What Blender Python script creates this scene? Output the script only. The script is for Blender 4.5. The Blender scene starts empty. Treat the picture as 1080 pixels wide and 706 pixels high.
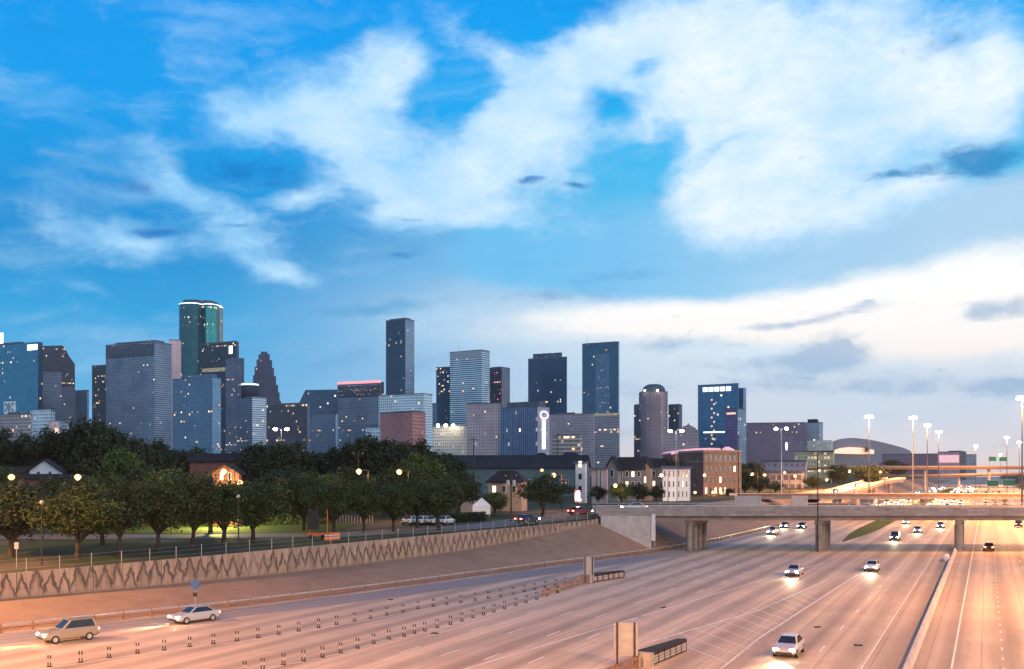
import bpy, math, random
from mathutils import Vector, Matrix, noise as mnoise
random.seed(7)
R = math.radians
scene = bpy.context.scene
COL = scene.collection

# ------------------------------------------------------------------ camera
F, CX, HY, H = 1080.0, 540.0, 497.0, 14.0      # focal length and centre in photo pixels, horizon row, eye height above the freeway
cam_data = bpy.data.cameras.new('camera')
cam_data.sensor_width = 36.0
cam_data.lens = 36.0
cam_data.shift_y = (HY - 353.0) / 1080.0
cam_data.clip_start = 0.5
cam_data.clip_end = 20000.0
cam = bpy.data.objects.new('camera', cam_data)
cam.location = (0, 0, H)
cam.rotation_euler = (R(90), 0, 0)
COL.objects.link(cam)
scene.camera = cam

# ------------------------------------------------------------------ exposure and render settings
scene.view_settings.view_transform = 'Standard'
scene.view_settings.look = 'None'
scene.view_settings.gamma = 1.0
scene.view_settings.exposure = 0.2
scene.view_settings.use_curve_mapping = False
scene.render.engine = 'CYCLES'
scene.cycles.use_denoising = True
scene.cycles.max_bounces = 5
scene.cycles.diffuse_bounces = 2
scene.cycles.glossy_bounces = 3
scene.cycles.sample_clamp_indirect = 6.0
scene.cycles.sample_clamp_direct = 0.0


def lin(r, g, b):
    def f(c):
        c /= 255.0
        return c / 12.92 if c <= 0.04045 else ((c + 0.055) / 1.055) ** 2.4
    return (f(r), f(g), f(b), 1.0)


class NT:
    """short-hand for building a node tree"""
    def __init__(self, tree):
        self.t = tree
        tree.nodes.clear()

    def put(self, sock, v):
        if isinstance(v, bpy.types.NodeSocket):
            self.t.links.new(v, sock)
        elif v is not None:
            try:
                sock.default_value = v
            except Exception:
                sock.default_value = tuple(v)[:3]

    def n(self, kind, **kw):
        nd = self.t.nodes.new(kind)
        for k, v in kw.items():
            setattr(nd, k, v)
        return nd

    def m(self, op, a, b=None, c=None, clamp=False):
        nd = self.n('ShaderNodeMath', operation=op, use_clamp=clamp)
        self.put(nd.inputs[0], a)
        if b is not None: self.put(nd.inputs[1], b)
        if c is not None: self.put(nd.inputs[2], c)
        return nd.outputs[0]

    def vm(self, op, a, b=None, scale=None):
        nd = self.n('ShaderNodeVectorMath', operation=op)
        self.put(nd.inputs[0], a)
        if b is not None: self.put(nd.inputs[1], b)
        if scale is not None: self.put(nd.inputs['Scale'], scale)
        return nd.outputs['Value'] if op in ('LENGTH', 'DISTANCE', 'DOT_PRODUCT') else nd.outputs[0]

    def sep(self, v):
        nd = self.n('ShaderNodeSeparateXYZ')
        self.put(nd.inputs[0], v)
        return nd.outputs

    def comb(self, x=0.0, y=0.0, z=0.0):
        nd = self.n('ShaderNodeCombineXYZ')
        for i, q in enumerate((x, y, z)): self.put(nd.inputs[i], q)
        return nd.outputs[0]

    def mix(self, f, a, b, mode='MIX'):
        nd = self.n('ShaderNodeMix', data_type='RGBA', blend_type=mode)
        self.put(nd.inputs[0], f); self.put(nd.inputs[6], a); self.put(nd.inputs[7], b)
        return nd.outputs[2]

    def mixf(self, f, a, b):
        nd = self.n('ShaderNodeMix', data_type='FLOAT')
        self.put(nd.inputs[0], f); self.put(nd.inputs[2], a); self.put(nd.inputs[3], b)
        return nd.outputs[0]

    def noise(self, vec, scale=1.0, detail=4.0, rough=0.55, color=False):
        nd = self.n('ShaderNodeTexNoise')
        self.put(nd.inputs['Vector'], vec)
        nd.inputs['Scale'].default_value = scale
        nd.inputs['Detail'].default_value = detail
        nd.inputs['Roughness'].default_value = rough
        return nd.outputs[1] if color else nd.outputs[0]

    def white(self, vec):
        nd = self.n('ShaderNodeTexWhiteNoise', noise_dimensions='3D')
        self.put(nd.inputs[0], vec)
        return nd.outputs

    def smooth(self, v, a, b, to0=0.0, to1=1.0):
        nd = self.n('ShaderNodeMapRange', interpolation_type='SMOOTHSTEP')
        self.put(nd.inputs[0], v)
        for i, q in zip((1, 2, 3, 4), (a, b, to0, to1)): nd.inputs[i].default_value = q
        return nd.outputs[0]

    def ramp(self, fac, stops):
        nd = self.n('ShaderNodeValToRGB')
        self.put(nd.inputs[0], fac)
        e = nd.color_ramp.elements
        e[0].position, e[0].color = stops[0]
        e[1].position, e[1].color = stops[-1]
        for p, c in stops[1:-1]:
            q = e.new(p); q.color = c
        return nd.outputs[0]


# ------------------------------------------------------------------ world: dusk sky with clouds
SUN_EL, SUN_AZ = 12.0, 132.0            # degrees; azimuth measured from the view axis towards the right
world = bpy.data.worlds.new('World')
scene.world = world
world.use_nodes = True
w = NT(world.node_tree)
tc = w.n('ShaderNodeTexCoord')
dx, dy, dz = w.sep(tc.outputs['Generated'])
az = w.m('MULTIPLY', w.m('ARCTAN2', dx, dy), 10.8)
el = w.m('MULTIPLY', w.m('ARCSINE', dz), 10.8)
sky = w.n('ShaderNodeTexSky', sky_type='NISHITA')
sky.sun_disc = False
sky.sun_elevation = R(SUN_EL)
sky.sun_rotation = R(SUN_AZ)
K = 10.0                              # the Background strength is 0.1


def sk(r, g, b):
    c = lin(r, g, b)
    return (c[0] * K, c[1] * K, c[2] * K, 1.0)


def sky_uv(px, py):
    return math.atan2(px - CX, F) * 10.8, math.atan2(HY - py, math.hypot(F, px - CX)) * 10.8


def el_stops(rows):                   # rows of (photo row, colour) at the picture's middle
    return [((min(max(math.atan2(HY - py, F) * 10.8 / 16.0, 0.0), 1.0)), lin(*c)) for py, c in rows]


elf = w.m('DIVIDE', el, 16.0, clamp=True)
left = w.ramp(elf, el_stops([(497, (146, 194, 224)), (430, (96, 174, 222)), (345, (40, 158, 216)), (260, (0, 136, 204)),
                             (130, (0, 152, 228)), (0, (0, 146, 230)), (-900, (0, 96, 190))]))
right = w.ramp(elf, el_stops([(497, (222, 208, 208)), (440, (204, 213, 226)), (395, (204, 220, 234)), (335, (230, 238, 242)),
                              (285, (160, 205, 234)), (200, (72, 184, 232)), (90, (0, 168, 236)), (0, (0, 154, 234)),
                              (-900, (0, 100, 195))]))
side = w.smooth(az, -3.6, 2.4)
base = w.vm('SCALE', w.mix(side, left, right), scale=K)
base = w.mix(0.03, base, sky.outputs[0])
# unseen sky behind the eye, made a pale overcast to brighten the towers
backn = w.noise(tc.outputs['Generated'], 1.6, 4.0, 0.55)
backf = w.m('MULTIPLY', w.smooth(w.m('MULTIPLY', dy, -1.0), -0.15, 0.45), w.smooth(backn, 0.25, 0.6, 0.55, 1.0))
base = w.mix(backf, base, sk(196, 214, 238))

p0 = w.comb(az, el, 0.0)
wn = w.noise(w.comb(w.m('MULTIPLY', az, 0.75), w.m('MULTIPLY', el, 1.25), 0.0), 0.85, 7.0, 0.55, color=True)
warp = w.vm('SCALE', w.vm('SUBTRACT', wn, (0.5, 0.5, 0.5)), scale=0.95)
wx, wy, wz = w.sep(warp)
pw = w.vm('ADD', p0, w.comb(wx, w.m('MULTIPLY', wy, 0.75), 0.0))
pw_mid = w.vm('ADD', p0, w.comb(w.m('MULTIPLY', wx, 0.7), w.m('MULTIPLY', wy, 0.45), 0.0))
pw_low = w.vm('ADD', p0, w.comb(w.m('MULTIPLY', wx, 0.7), w.m('MULTIPLY', wy, 0.22), 0.0))
fine = w.noise(w.vm('ADD', w.comb(w.m('MULTIPLY', az, 0.9), w.m('MULTIPLY', el, 1.6), 3.0), w.vm('SCALE', warp, scale=0.8)), 1.9, 9.0, 0.66)
finef = w.m('SUBTRACT', fine, 0.5)


def blobs(vec, rows):
    """sum of soft ellipses in the sky: (photo column, row, radius across, radius up, tilt in degrees, weight)"""
    acc = None
    for px, py, rx, ry, tilt, wt in rows:
        u, v = sky_uv(px, py)
        mp = w.n('ShaderNodeMapping', vector_type='TEXTURE')
        w.put(mp.inputs['Vector'], vec)
        mp.inputs['Location'].default_value = (u, v, 0)
        mp.inputs['Rotation'].default_value = (0, 0, R(tilt))
        mp.inputs['Scale'].default_value = (rx / 100.0 * 1.5, ry / 100.0 * 1.5, 1)
        g = w.n('ShaderNodeTexGradient', gradient_type='SPHERICAL')
        w.put(g.inputs[0], mp.outputs[0])
        acc = w.m('MULTIPLY_ADD', g.outputs[1], wt, acc if acc is not None else 0.0)
    return acc


# broad grey-blue shade under the big cloud
mid = blobs(pw_low, [(640, 262, 130, 45, 0, 1.0), (790, 278, 160, 32, 3, 1.0), (930, 262, 150, 36, 10, 1.0), (1060, 222, 90, 34, 20, 0.8),
                     (540, 250, 70, 40, 0, 0.6), (450, 290, 150, 22, 0, 0.35)])
midf = w.m('MULTIPLY', w.smooth(w.m('ADD', mid, w.m('MULTIPLY', finef, 0.5)), 0.12, 0.75), 0.9)
midc = w.mix(w.smooth(az, 0.0, 5.0), sk(104, 186, 232), sk(172, 205, 230))
c1 = w.mix(midf, base, midc)
# thin streaky veil over the whole sky
veil = w.noise(w.vm('ADD', w.comb(w.m('MULTIPLY', az, 0.35), w.m('MULTIPLY', w.m('SUBTRACT', el, w.m('MULTIPLY', az, 0.10)), 1.5), 51.0), w.vm('SCALE', warp, scale=0.9)), 1.1, 7.0, 0.6)
c1 = w.mix(w.m('MULTIPLY', w.smooth(veil, 0.50, 0.80), 0.42), c1, sk(188, 222, 244))
c1 = w.mix(w.m('MULTIPLY', w.smooth(veil, 0.46, 0.28), 0.30), c1, sk(6, 112, 186))
# white cloud banks
white_rows = [
    (415, 62, 50, 46, 20, 0.95), (388, 95, 62, 44, 0, 0.75), (300, 112, 66, 32, 8, 0.95), (258, 122, 36, 22, 0, 0.6), (352, 142, 66, 34, -10, 0.9),
    (400, 172, 56, 38, 0, 0.9), (318, 204, 34, 12, 5, 0.85), (415, 205, 50, 26, 15, 0.7),
    (470, 190, 60, 46, 25, 1.0), (515, 158, 62, 50, 38, 1.0), (480, 226, 84, 20, 5, 0.8), (560, 110, 56, 46, 38, 1.0), (605, 82, 60, 44, 30, 0.9),
    (650, 42, 95, 42, 15, 1.0), (760, 28, 150, 46, 0, 1.0), (770, 100, 95, 40, 10, 0.9), (590, 175, 44, 36, 10, 0.8), (905, 50, 160, 52, 0, 1.0),
    (700, 100, 60, 40, 10, 0.55), (650, 150, 70, 50, 0, 0.40), (740, 150, 60, 40, 20, 0.45),
    (830, 150, 90, 48, 25, 1.0), (800, 195, 86, 44, 15, 1.05), (872, 228, 66, 28, 10, 1.05), (920, 150, 110, 50, 0, 0.95), (760, 215, 50, 26, 0, 0.6),
    (1010, 110, 90, 48, 0, 0.9), (1060, 60, 70, 46, 0, 0.7), (980, 205, 60, 20, 10, 0.7), (492, 42, 36, 18, -25, 0.8), (522, 66, 22, 22, 0, 0.55),
    (178, 172, 40, 20, -15, 0.95), (205, 204, 76, 20, -6, 0.95), (145, 248, 72, 24, -6, 1.15), (262, 256, 42, 26, 0, 1.1), (296, 285, 42, 11, -8, 0.85), (225, 228, 40, 16, 0, 0.5),
    (105, 305, 44, 9, -20, 0.45), (545, 235, 70, 20, 0, 0.5), (640, 225, 60, 14, 0, 0.3), (60, 200, 80, 20, 5, 0.2),
    (562, 22, 54, 28, 20, -0.95), (478, 112, 26, 34, 55, -0.75), (690, 62, 26, 11, 20, -0.75), (630, 116, 22, 17, 0, -0.85), (712, 140, 26, 18, 15, -0.6),
    (662, 182, 44, 22, 10, -0.75), (770, 150, 56, 8, 30, -0.5), (1005, 46, 40, 15, -4, -0.85), (272, 172, 56, 16, 0, -0.8), (455, 135, 16, 26, 30, -0.35),
    (390, 205, 22, 14, 20, -0.4)]
pwh = w.vm('ADD', p0, w.comb(w.m('MULTIPLY', wx, 1.7), w.m('MULTIPLY', wy, 1.1), 0.0))
wh = w.m('ADD', blobs(pw, [r_ for r_ in white_rows if r_[5] > 0]), blobs(pwh, [r_ for r_ in white_rows if r_[5] < 0]))
soft = w.noise(w.comb(w.m('MULTIPLY', az, 0.8), w.m('MULTIPLY', el, 1.3), 11.0), 0.9, 3.0, 0.5)
micro = w.noise(w.vm('ADD', w.comb(w.m('MULTIPLY', az, 0.8), w.m('MULTIPLY', el, 1.9), 21.0), w.vm('SCALE', warp, scale=1.2)), 5.5, 6.0, 0.62)
whd = w.m('ADD', w.m('ADD', wh, w.m('MULTIPLY', finef, 1.15)), w.m('MULTIPLY', w.m('SUBTRACT', micro, 0.5), 0.5))
whd = w.m('ADD', whd, w.m('MULTIPLY', w.m('SUBTRACT', soft, 0.5), 1.3))
whf = w.m('MULTIPLY', w.smooth(whd, 0.10, 1.30), 0.95)
shade = w.smooth(w.m('ADD', w.m('ADD', w.m('MULTIPLY', finef, 0.75), w.m('MULTIPLY', w.m('SUBTRACT', soft, 0.5), 0.6)), w.m('MULTIPLY', wh, 0.17)), -0.02, 0.62)
whc = w.mix(w.smooth(az, -4.0, 2.5), w.mix(shade, sk(140, 202, 244), sk(208, 233, 250)), w.mix(shade, sk(184, 219, 246), sk(244, 249, 253)))
c2 = w.mix(whf, c1, whc)
# bright warm band above the skyline
band = blobs(pw_low, [(800, 328, 190, 17, 0, 0.9), (930, 316, 130, 26, 3, 0.9), (1020, 308, 120, 32, 4, 0.9), (1040, 350, 120, 34, 0, 0.9), (660, 334, 110, 12, 0, 0.6),
                      (950, 350, 150, 22, 0, 0.8), (760, 348, 130, 12, 0, 0.7), (560, 350, 130, 14, 0, 0.35), (1060, 265, 70, 22, 15, 0.3)])
bandf = w.m('MULTIPLY', w.smooth(w.m('ADD', w.m('ADD', band, w.m('MULTIPLY', finef, 0.9)), w.m('MULTIPLY', w.m('SUBTRACT', micro, 0.5), 0.35)), 0.04, 1.0), 0.93)
bandc = w.mix(w.smooth(el, 0.9, 2.0), sk(250, 240, 232), sk(250, 250, 247))
c3 = w.mix(bandf, c2, bandc)
# dark cloud scraps and streaks
dark_hi = blobs(pw_mid, [(1025, 165, 46, 15, 0, 1.1), (938, 184, 30, 8, 0, 0.8), (560, 190, 15, 3, 0, 0.75), (608, 193, 17, 3, 0, 0.75), (262, 176, 66, 17, -3, 0.6),
                         (165, 241, 34, 5, 0, 0.8), (214, 221, 22, 3, 0, 0.6), (245, 236, 40, 4, 0, 0.5), (440, 229, 26, 3, -4, 0.5), (420, 270, 30, 5, -3, 0.55),
                         (135, 190, 60, 12, -4, 0.3), (390, 246, 60, 12, 0, 0.35), (1000, 45, 40, 12, 0, 0.25)])
dhf = w.m('MULTIPLY', w.smooth(w.m('ADD', w.m('ADD', dark_hi, w.m('MULTIPLY', finef, 1.2)), w.m('MULTIPLY', w.m('SUBTRACT', micro, 0.5), 1.0)), 0.14, 0.80), 0.85)
dhc = w.mix(w.smooth(az, -3.0, 3.0), sk(8, 116, 190), sk(30, 130, 190))
c4 = w.mix(dhf, c3, dhc)
dark_lo = blobs(pw_low, [(392, 326, 95, 8, 7, 0.75), (568, 313, 52, 8, 3, 0.7), (845, 340, 66, 5, 4, 0.8), (915, 324, 36, 6, 3, 0.6), (1052, 326, 46, 11, 3, 0.9),
                         (884, 368, 44, 16, 3, 1.0), (840, 384, 56, 12, 0, 0.7), (900, 402, 110, 11, 0, 0.4), (790, 410, 80, 11, 0, 0.35), (1064, 410, 34, 10, 0, 0.8), (700, 364, 80, 9, 0, 0.5),
                         (960, 412, 80, 10, 0, 0.45), (742, 388, 50, 8, 0, 0.4)])
dlf = w.m('MULTIPLY', w.smooth(w.m('ADD', w.m('ADD', dark_lo, w.m('MULTIPLY', finef, 1.1)), w.m('MULTIPLY', w.m('SUBTRACT', micro, 0.5), 0.8)), 0.14, 0.80), 0.72)
dlc = w.mix(w.smooth(az, -1.5, 2.5), sk(84, 158, 206), sk(146, 176, 207))
c5 = w.mix(dlf, c4, dlc)
below = w.smooth(dz, -0.02, 0.0)
c6 = w.mix(below, sk(70, 70, 75), c5)
bg = w.n('ShaderNodeBackground')
w.put(bg.inputs[0], c6)
bg.inputs[1].default_value = 0.1
w.t.links.new(bg.outputs[0], w.n('ShaderNodeOutputWorld').inputs[0])

# ------------------------------------------------------------------ sun: the last soft glow from the right
sl = bpy.data.lights.new('sun', 'SUN')
sl.energy = 0.9
sl.angle = R(25)
sl.color = (1.0, 0.85, 0.76)
sun = bpy.data.objects.new('sun', sl)
sd = Vector((math.sin(R(SUN_AZ)) * math.cos(R(SUN_EL)), math.cos(R(SUN_AZ)) * math.cos(R(SUN_EL)), math.sin(R(SUN_EL))))
sun.rotation_euler = sd.to_track_quat('Z', 'Y').to_euler()
sun.location = (300, 100, 200)
COL.objects.link(sun)

# ------------------------------------------------------------------ geometry helpers


def PX(px, Y): return (px - CX) / F * Y
def PZ(py, Y): return H - (py - HY) / F * Y
def P(px, py, Y): return Vector((PX(px, Y), Y, PZ(py, Y)))


def G(px, py, z=0.0):
    Y = F * (H - z) / (py - HY)
    return Vector((PX(px, Y), Y, z))


TH = R(24.9)
CT, ST = math.cos(TH), math.sin(TH)


def SV(s, v, z=0.0):                   # along the freeway, across it
    return Vector((v * CT + s * ST, -v * ST + s * CT, z))


def to_sv(p): return p.x * ST + p.y * CT, p.x * CT - p.y * ST


class MB:
    def __init__(self):
        self.v, self.f, self.uv, self.mi, self.sm = [], [], [], [], []

    def face(self, pts, uv=None, mi=0, smooth=False):
        b = len(self.v)
        self.v += [Vector(p) for p in pts]
        self.f.append(tuple(range(b, b + len(pts))))
        self.uv.append(uv or [(0, 0)] * len(pts)); self.mi.append(mi); self.sm.append(smooth)

    def idx(self, verts, faces, mi=0, smooth=False):
        b = len(self.v)
        self.v += [Vector(p) for p in verts]
        for f in faces:
            self.f.append(tuple(b + i for i in f)); self.uv.append([(0, 0)] * len(f)); self.mi.append(mi); self.sm.append(smooth)

    def box(self, c, s, rz=0.0, mi=0, M=None):
        hx, hy, hz = s[0] / 2, s[1] / 2, s[2] / 2
        vs = [Vector((x * hx, y * hy, z * hz)) for x, y, z in
              ((-1, -1, -1), (1, -1, -1), (1, 1, -1), (-1, 1, -1), (-1, -1, 1), (1, -1, 1), (1, 1, 1), (-1, 1, 1))]
        rot = M if M is not None else Matrix.Rotation(rz, 3, 'Z')
        vs = [rot @ q + Vector(c) for q in vs]
        self.idx(vs, ((0, 3, 2, 1), (4, 5, 6, 7), (0, 1, 5, 4), (1, 2, 6, 5), (2, 3, 7, 6), (3, 0, 4, 7)), mi)
        return self

    def bar(self, a, b, wd, ht, mi=0):
        a, b = Vector(a), Vector(b)
        d = b - a
        L = d.length
        x = d.normalized()
        up = Vector((0, 0, 1)) if abs(x.z) < 0.95 else Vector((0, 1, 0))
        y = up.cross(x).normalized(); z = x.cross(y)
        M = Matrix((x, y, z)).transposed()
        return self.box((a + b) / 2, (L, wd, ht), M=M, mi=mi)

    def tube(self, a, b, r0, r1=None, n=8, mi=0, caps=True, smooth=True):
        a, b = Vector(a), Vector(b)
        r1 = r0 if r1 is None else r1
        d = (b - a).normalized()
        up = Vector((0, 0, 1)) if abs(d.z) < 0.95 else Vector((1, 0, 0))
        x = up.cross(d).normalized(); y = d.cross(x)
        vs = []
        for q, r in ((a, r0), (b, r1)):
            for i in range(n):
                t = 2 * math.pi * i / n
                vs.append(q + x * (math.cos(t) * r) + y * (math.sin(t) * r))
        fs = [(i, (i + 1) % n, n + (i + 1) % n, n + i) for i in range(n)]
        self.idx(vs, fs, mi, smooth)
        if caps:
            self.idx(vs[:n], [tuple(reversed(range(n)))], mi)
            self.idx(vs[n:], [tuple(range(n))], mi)
        return self

    def prism(self, pts, z0, z1, mi=0, mtop=None, bay=None, fl=None, mis=None, bottom=True):
        """vertical walls over a 2-D footprint (counter-clockwise); uv counts bays and floors"""
        n = len(pts)
        z1l = z1 if isinstance(z1, (list, tuple)) else [z1] * n
        for i in range(n):
            a, b = pts[i], pts[(i + 1) % n]
            za, zb = z1l[i], z1l[(i + 1) % n]
            L = math.hypot(b[0] - a[0], b[1] - a[1])
            nb = max(1, round(L / bay)) if bay else L
            k = 1.0 / fl if fl else 1.0
            nf = (lambda z: round((z - z0) * k) if fl and za == zb else (z - z0) * k)
            off = i * 37
            self.face([(a[0], a[1], z0), (b[0], b[1], z0), (b[0], b[1], zb), (a[0], a[1], za)],
                      [(off, 0), (off + nb, 0), (off + nb, nf(zb)), (off, nf(za))], mis[i] if mis else mi)
        self.face([(p[0], p[1], z) for p, z in zip(pts, z1l)], None, mi if mtop is None else mtop)
        if bottom:
            self.face([(p[0], p[1], z0) for p in reversed(pts)], None, mi if mtop is None else mtop)
        return self

    def lathe(self, c, prof, n=16, mi=0, smooth=True):
        c = Vector(c)
        vs = [c + Vector((math.cos(2 * math.pi * i / n) * r, math.sin(2 * math.pi * i / n) * r, z)) for r, z in prof for i in range(n)]
        fs = []
        for k in range(len(prof) - 1):
            for i in range(n):
                j = (i + 1) % n
                fs.append((k * n + i, k * n + j, (k + 1) * n + j, (k + 1) * n + i))
        fs.append(tuple(reversed(range(n))))
        fs.append(tuple((len(prof) - 1) * n + i for i in range(n)))
        self.idx(vs, fs, mi, smooth)
        return self

    def build(self, name, mats, parent=None, org=(0, 0, 0)):
        org = Vector(org)
        me = bpy.data.meshes.new(name)
        me.from_pydata([tuple(q - org) for q in self.v], [], self.f)
        uvl = me.uv_layers.new(name='uv')
        me.polygons.foreach_set('material_index', self.mi)
        me.polygons.foreach_set('use_smooth', self.sm)
        flat = [c for f in self.uv for p in f for c in p]
        uvl.data.foreach_set('uv', flat)
        for m_ in (mats if isinstance(mats, (list, tuple)) else [mats]):
            me.materials.append(m_)
        me.update()
        o = bpy.data.objects.new(name, me)
        COL.objects.link(o)
        if parent is not None: o.parent = parent
        return o


def tag(o, label=None, cat=None, group=None, kind=None):
    if label: o['label'] = label
    if cat: o['category'] = cat
    if group: o['group'] = group
    if kind: o['kind'] = kind
    return o


def thing(name, label, cat, loc=(0, 0, 0), rz=0.0, group=None):
    o = bpy.data.objects.new(name, None)
    o.empty_display_size = 0.5
    COL.objects.link(o)
    o.location = loc; o.rotation_euler = (0, 0, rz)
    return tag(o, label, cat, group)


def single(name, mb, mats, label, cat, group=None, loc=None):
    if loc is None:
        xs = [q.x for q in mb.v]; ys = [q.y for q in mb.v]; zs = [q.z for q in mb.v]
        loc = Vector(((min(xs) + max(xs)) / 2, (min(ys) + max(ys)) / 2, min(zs)))
    o = mb.build(name, mats, None, loc)
    o.location = loc
    return tag(o, label, cat, group)


def structure(name, mb, mats):
    return tag(mb.build(name, mats), kind='structure')


KIDS = {}


def kids(o):
    return list(o.children)


def copy_tree(o, loc=None, rz=None, label=None, scale=None, group=None, parent=None, _top=True):
    c = o.copy()
    COL.objects.link(c)
    if parent is not None: c.parent = parent
    if _top:
        if loc is not None: c.location = loc
        if rz is not None: c.rotation_euler = (0, 0, rz)
        if scale is not None: c.scale = (scale, scale, scale) if isinstance(scale, (int, float)) else scale
        if label: c['label'] = label
        if group: c['group'] = group
    for ch in kids(o):
        copy_tree(ch, parent=c, _top=False)
    return c


ORD = ('first second third fourth fifth sixth seventh eighth ninth tenth eleventh twelfth thirteenth fourteenth fifteenth sixteenth seventeenth '
       'eighteenth nineteenth twentieth').split()
TENS = {20: 'twenty', 30: 'thirty', 40: 'forty', 50: 'fifty', 60: 'sixty'}


def ordinal(i):                         # 0 -> first
    n = i + 1
    if n <= 20: return ORD[n - 1]
    if n % 10 == 0: return TENS[n][:-1] + 'ieth'
    return TENS[n // 10 * 10] + '-' + ORD[n % 10 - 1]


# ------------------------------------------------------------------ materials
def new_mat(name):
    m_ = bpy.data.materials.new(name)
    m_.use_nodes = True
    return m_, NT(m_.node_tree)


def finish(t, color, rough=0.6, metal=0.0, emit=None, estr=None, spec=None, bump=None):
    b = t.n('ShaderNodeBsdfPrincipled')
    t.put(b.inputs['Base Color'], color); t.put(b.inputs['Roughness'], rough); t.put(b.inputs['Metallic'], metal)
    if spec is not None: t.put(b.inputs['Specular IOR Level'], spec)
    if emit is not None:
        t.put(b.inputs['Emission Color'], emit); t.put(b.inputs['Emission Strength'], estr)
    if bump is not None: t.put(b.inputs['Normal'], bump)
    t.t.links.new(b.outputs[0], t.n('ShaderNodeOutputMaterial').inputs[0])


def c4_(c, k=1.0): return (min(c[0] * k, 1), min(c[1] * k, 1), min(c[2] * k, 1), 1.0)


def surf(name, col, rough=0.7, amt=0.25, scale=0.6, metal=0.0, spec=0.3):
    m_, t = new_mat(name)
    geo = t.n('ShaderNodeNewGeometry')
    nz = t.noise(geo.outputs['Position'], scale, 6.0, 0.65)
    n2 = t.noise(geo.outputs['Position'], scale * 0.13, 3.0, 0.5)
    f = t.m('ADD', t.m('MULTIPLY', nz, 0.65), t.m('MULTIPLY', n2, 0.35))
    f = t.smooth(f, 0.3, 0.7)
    finish(t, t.mix(f, c4_(col, 1 - amt), c4_(col, 1 + amt)), rough, metal, spec=spec)
    return m_


def lamp_mat(name, col, strength, sample=False):
    m_, t = new_mat(name)
    finish(t, (0.8, 0.8, 0.8, 1), 0.4, 0, emit=c4_(col), estr=strength)
    if not sample: m_.cycles.emission_sampling = 'NONE'
    return m_


def facade(name, frame, glass, ww=0.6, wh=0.6, lit=0.04, warm=0.6, rough=0.2, metal=0.0, frame_rough=0.7, seed=0.0, estr=3.0, floorlit=0.5, var=0.5, gspec=0.6, litcol=None, fmetal=0.0):
    """a wall of windows: uv counts bays and floors, some panes are lit"""
    m_, t = new_mat(name)
    uv = t.n('ShaderNodeUVMap'); uv.uv_map = 'uv'
    x, y, _ = t.sep(uv.outputs[0])
    fx, fy = t.m('FRACT', x), t.m('FRACT', y)
    ix, iy = t.m('FLOOR', x), t.m('FLOOR', y)
    inx = 1.0 if ww >= 1 else t.m('LESS_THAN', t.m('ABSOLUTE', t.m('SUBTRACT', fx, 0.5)), ww / 2)
    iny = 1.0 if wh >= 1 else t.m('LESS_THAN', t.m('ABSOLUTE', t.m('SUBTRACT', fy, 0.5)), wh / 2)
    win = t.m('MULTIPLY', inx, iny)
    cell = t.white(t.comb(ix, iy, seed + 0.5))
    rnd, (r1, r2, r3) = cell[0], t.sep(cell[1])
    row = t.white(t.comb(iy, seed * 3.1 + 7.5, 0.3))[0]
    grp = t.noise(t.comb(t.m('MULTIPLY', ix, 0.21), t.m('MULTIPLY', iy, 0.35), seed), 1.0, 2.0, 0.5)
    thr = t.m('MULTIPLY', lit, t.m('ADD', 0.10, t.m('MULTIPLY', floorlit * 3.2, t.m('MULTIPLY', t.m('POWER', row, 3.0), t.smooth(grp, 0.42, 0.62)))))
    run = t.m('MULTIPLY', t.m('GREATER_THAN', row, 0.90), t.smooth(grp, 0.50, 0.56))
    thr = t.m('ADD', thr, t.m('MULTIPLY', run, min(lit * 6.0, 0.7)))
    on = t.m('MULTIPLY', t.m('LESS_THAN', rnd, thr), win)
    geo = t.n('ShaderNodeNewGeometry')
    big = t.noise(geo.outputs['Position'], 0.035, 3.0, 0.5)
    if frame[0] <= frame[2]: frame = (frame[0] * 0.80, frame[1] * 1.0, frame[2] * 1.0)
    fcol = t.mix(t.smooth(big, 0.3, 0.7), c4_(frame, 1.15), c4_(frame, 1.6))
    gcol = t.mix(t.m('MULTIPLY', r1, var), c4_((glass[0], glass[1] * 1.1, glass[2] * 1.25), 1.15), c4_((glass[0], glass[1] * 1.1, glass[2] * 1.25), 2.8))
    col = t.mix(win, fcol, gcol)
    lc = litcol or ((1.0, 0.55, 0.22), (1.0, 0.86, 0.66))
    ec = t.mix(t.smooth(r2, warm - 0.3, warm + 0.3), c4_(lc[0]), c4_(lc[1]))
    es = t.m('MULTIPLY', on, t.m('MULTIPLY', estr * 0.8, t.m('ADD', 0.10, t.m('POWER', r3, 2.0))))
    finish(t, col, t.mixf(win, frame_rough, rough), t.mixf(win, fmetal, metal), emit=ec, estr=es, spec=t.mixf(win, 0.3, gspec))
    m_.cycles.emission_sampling = 'NONE'
    return m_

# ------------------------------------------------------------------ palette
M = {}
M['conc'] = surf('pale_concrete', (0.42, 0.38, 0.36), 0.8, 0.22, 0.9)
M['conc_dark'] = surf('weathered_concrete', (0.26, 0.23, 0.21), 0.85, 0.3, 0.7)
M['conc_white'] = surf('white_concrete', (0.58, 0.56, 0.56), 0.75, 0.16, 0.8)
M['slope'] = surf('slope_paving', (0.25, 0.165, 0.115), 0.9, 0.17, 0.4)
M['steel'] = surf('galvanised_steel', (0.42, 0.42, 0.43), 0.45, 0.15, 3.0, 0.6)
M['rust'] = surf('rusty_steel', (0.24, 0.13, 0.08), 0.7, 0.35, 2.5, 0.2)
M['dark'] = surf('dark_metal', (0.035, 0.035, 0.04), 0.5, 0.3, 3.0, 0.3)
M['black'] = surf('black_rubber', (0.015, 0.015, 0.016), 0.75, 0.3, 3.0)
M['pole'] = surf('pole_grey', (0.12, 0.12, 0.13), 0.6, 0.15, 1.0)
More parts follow.
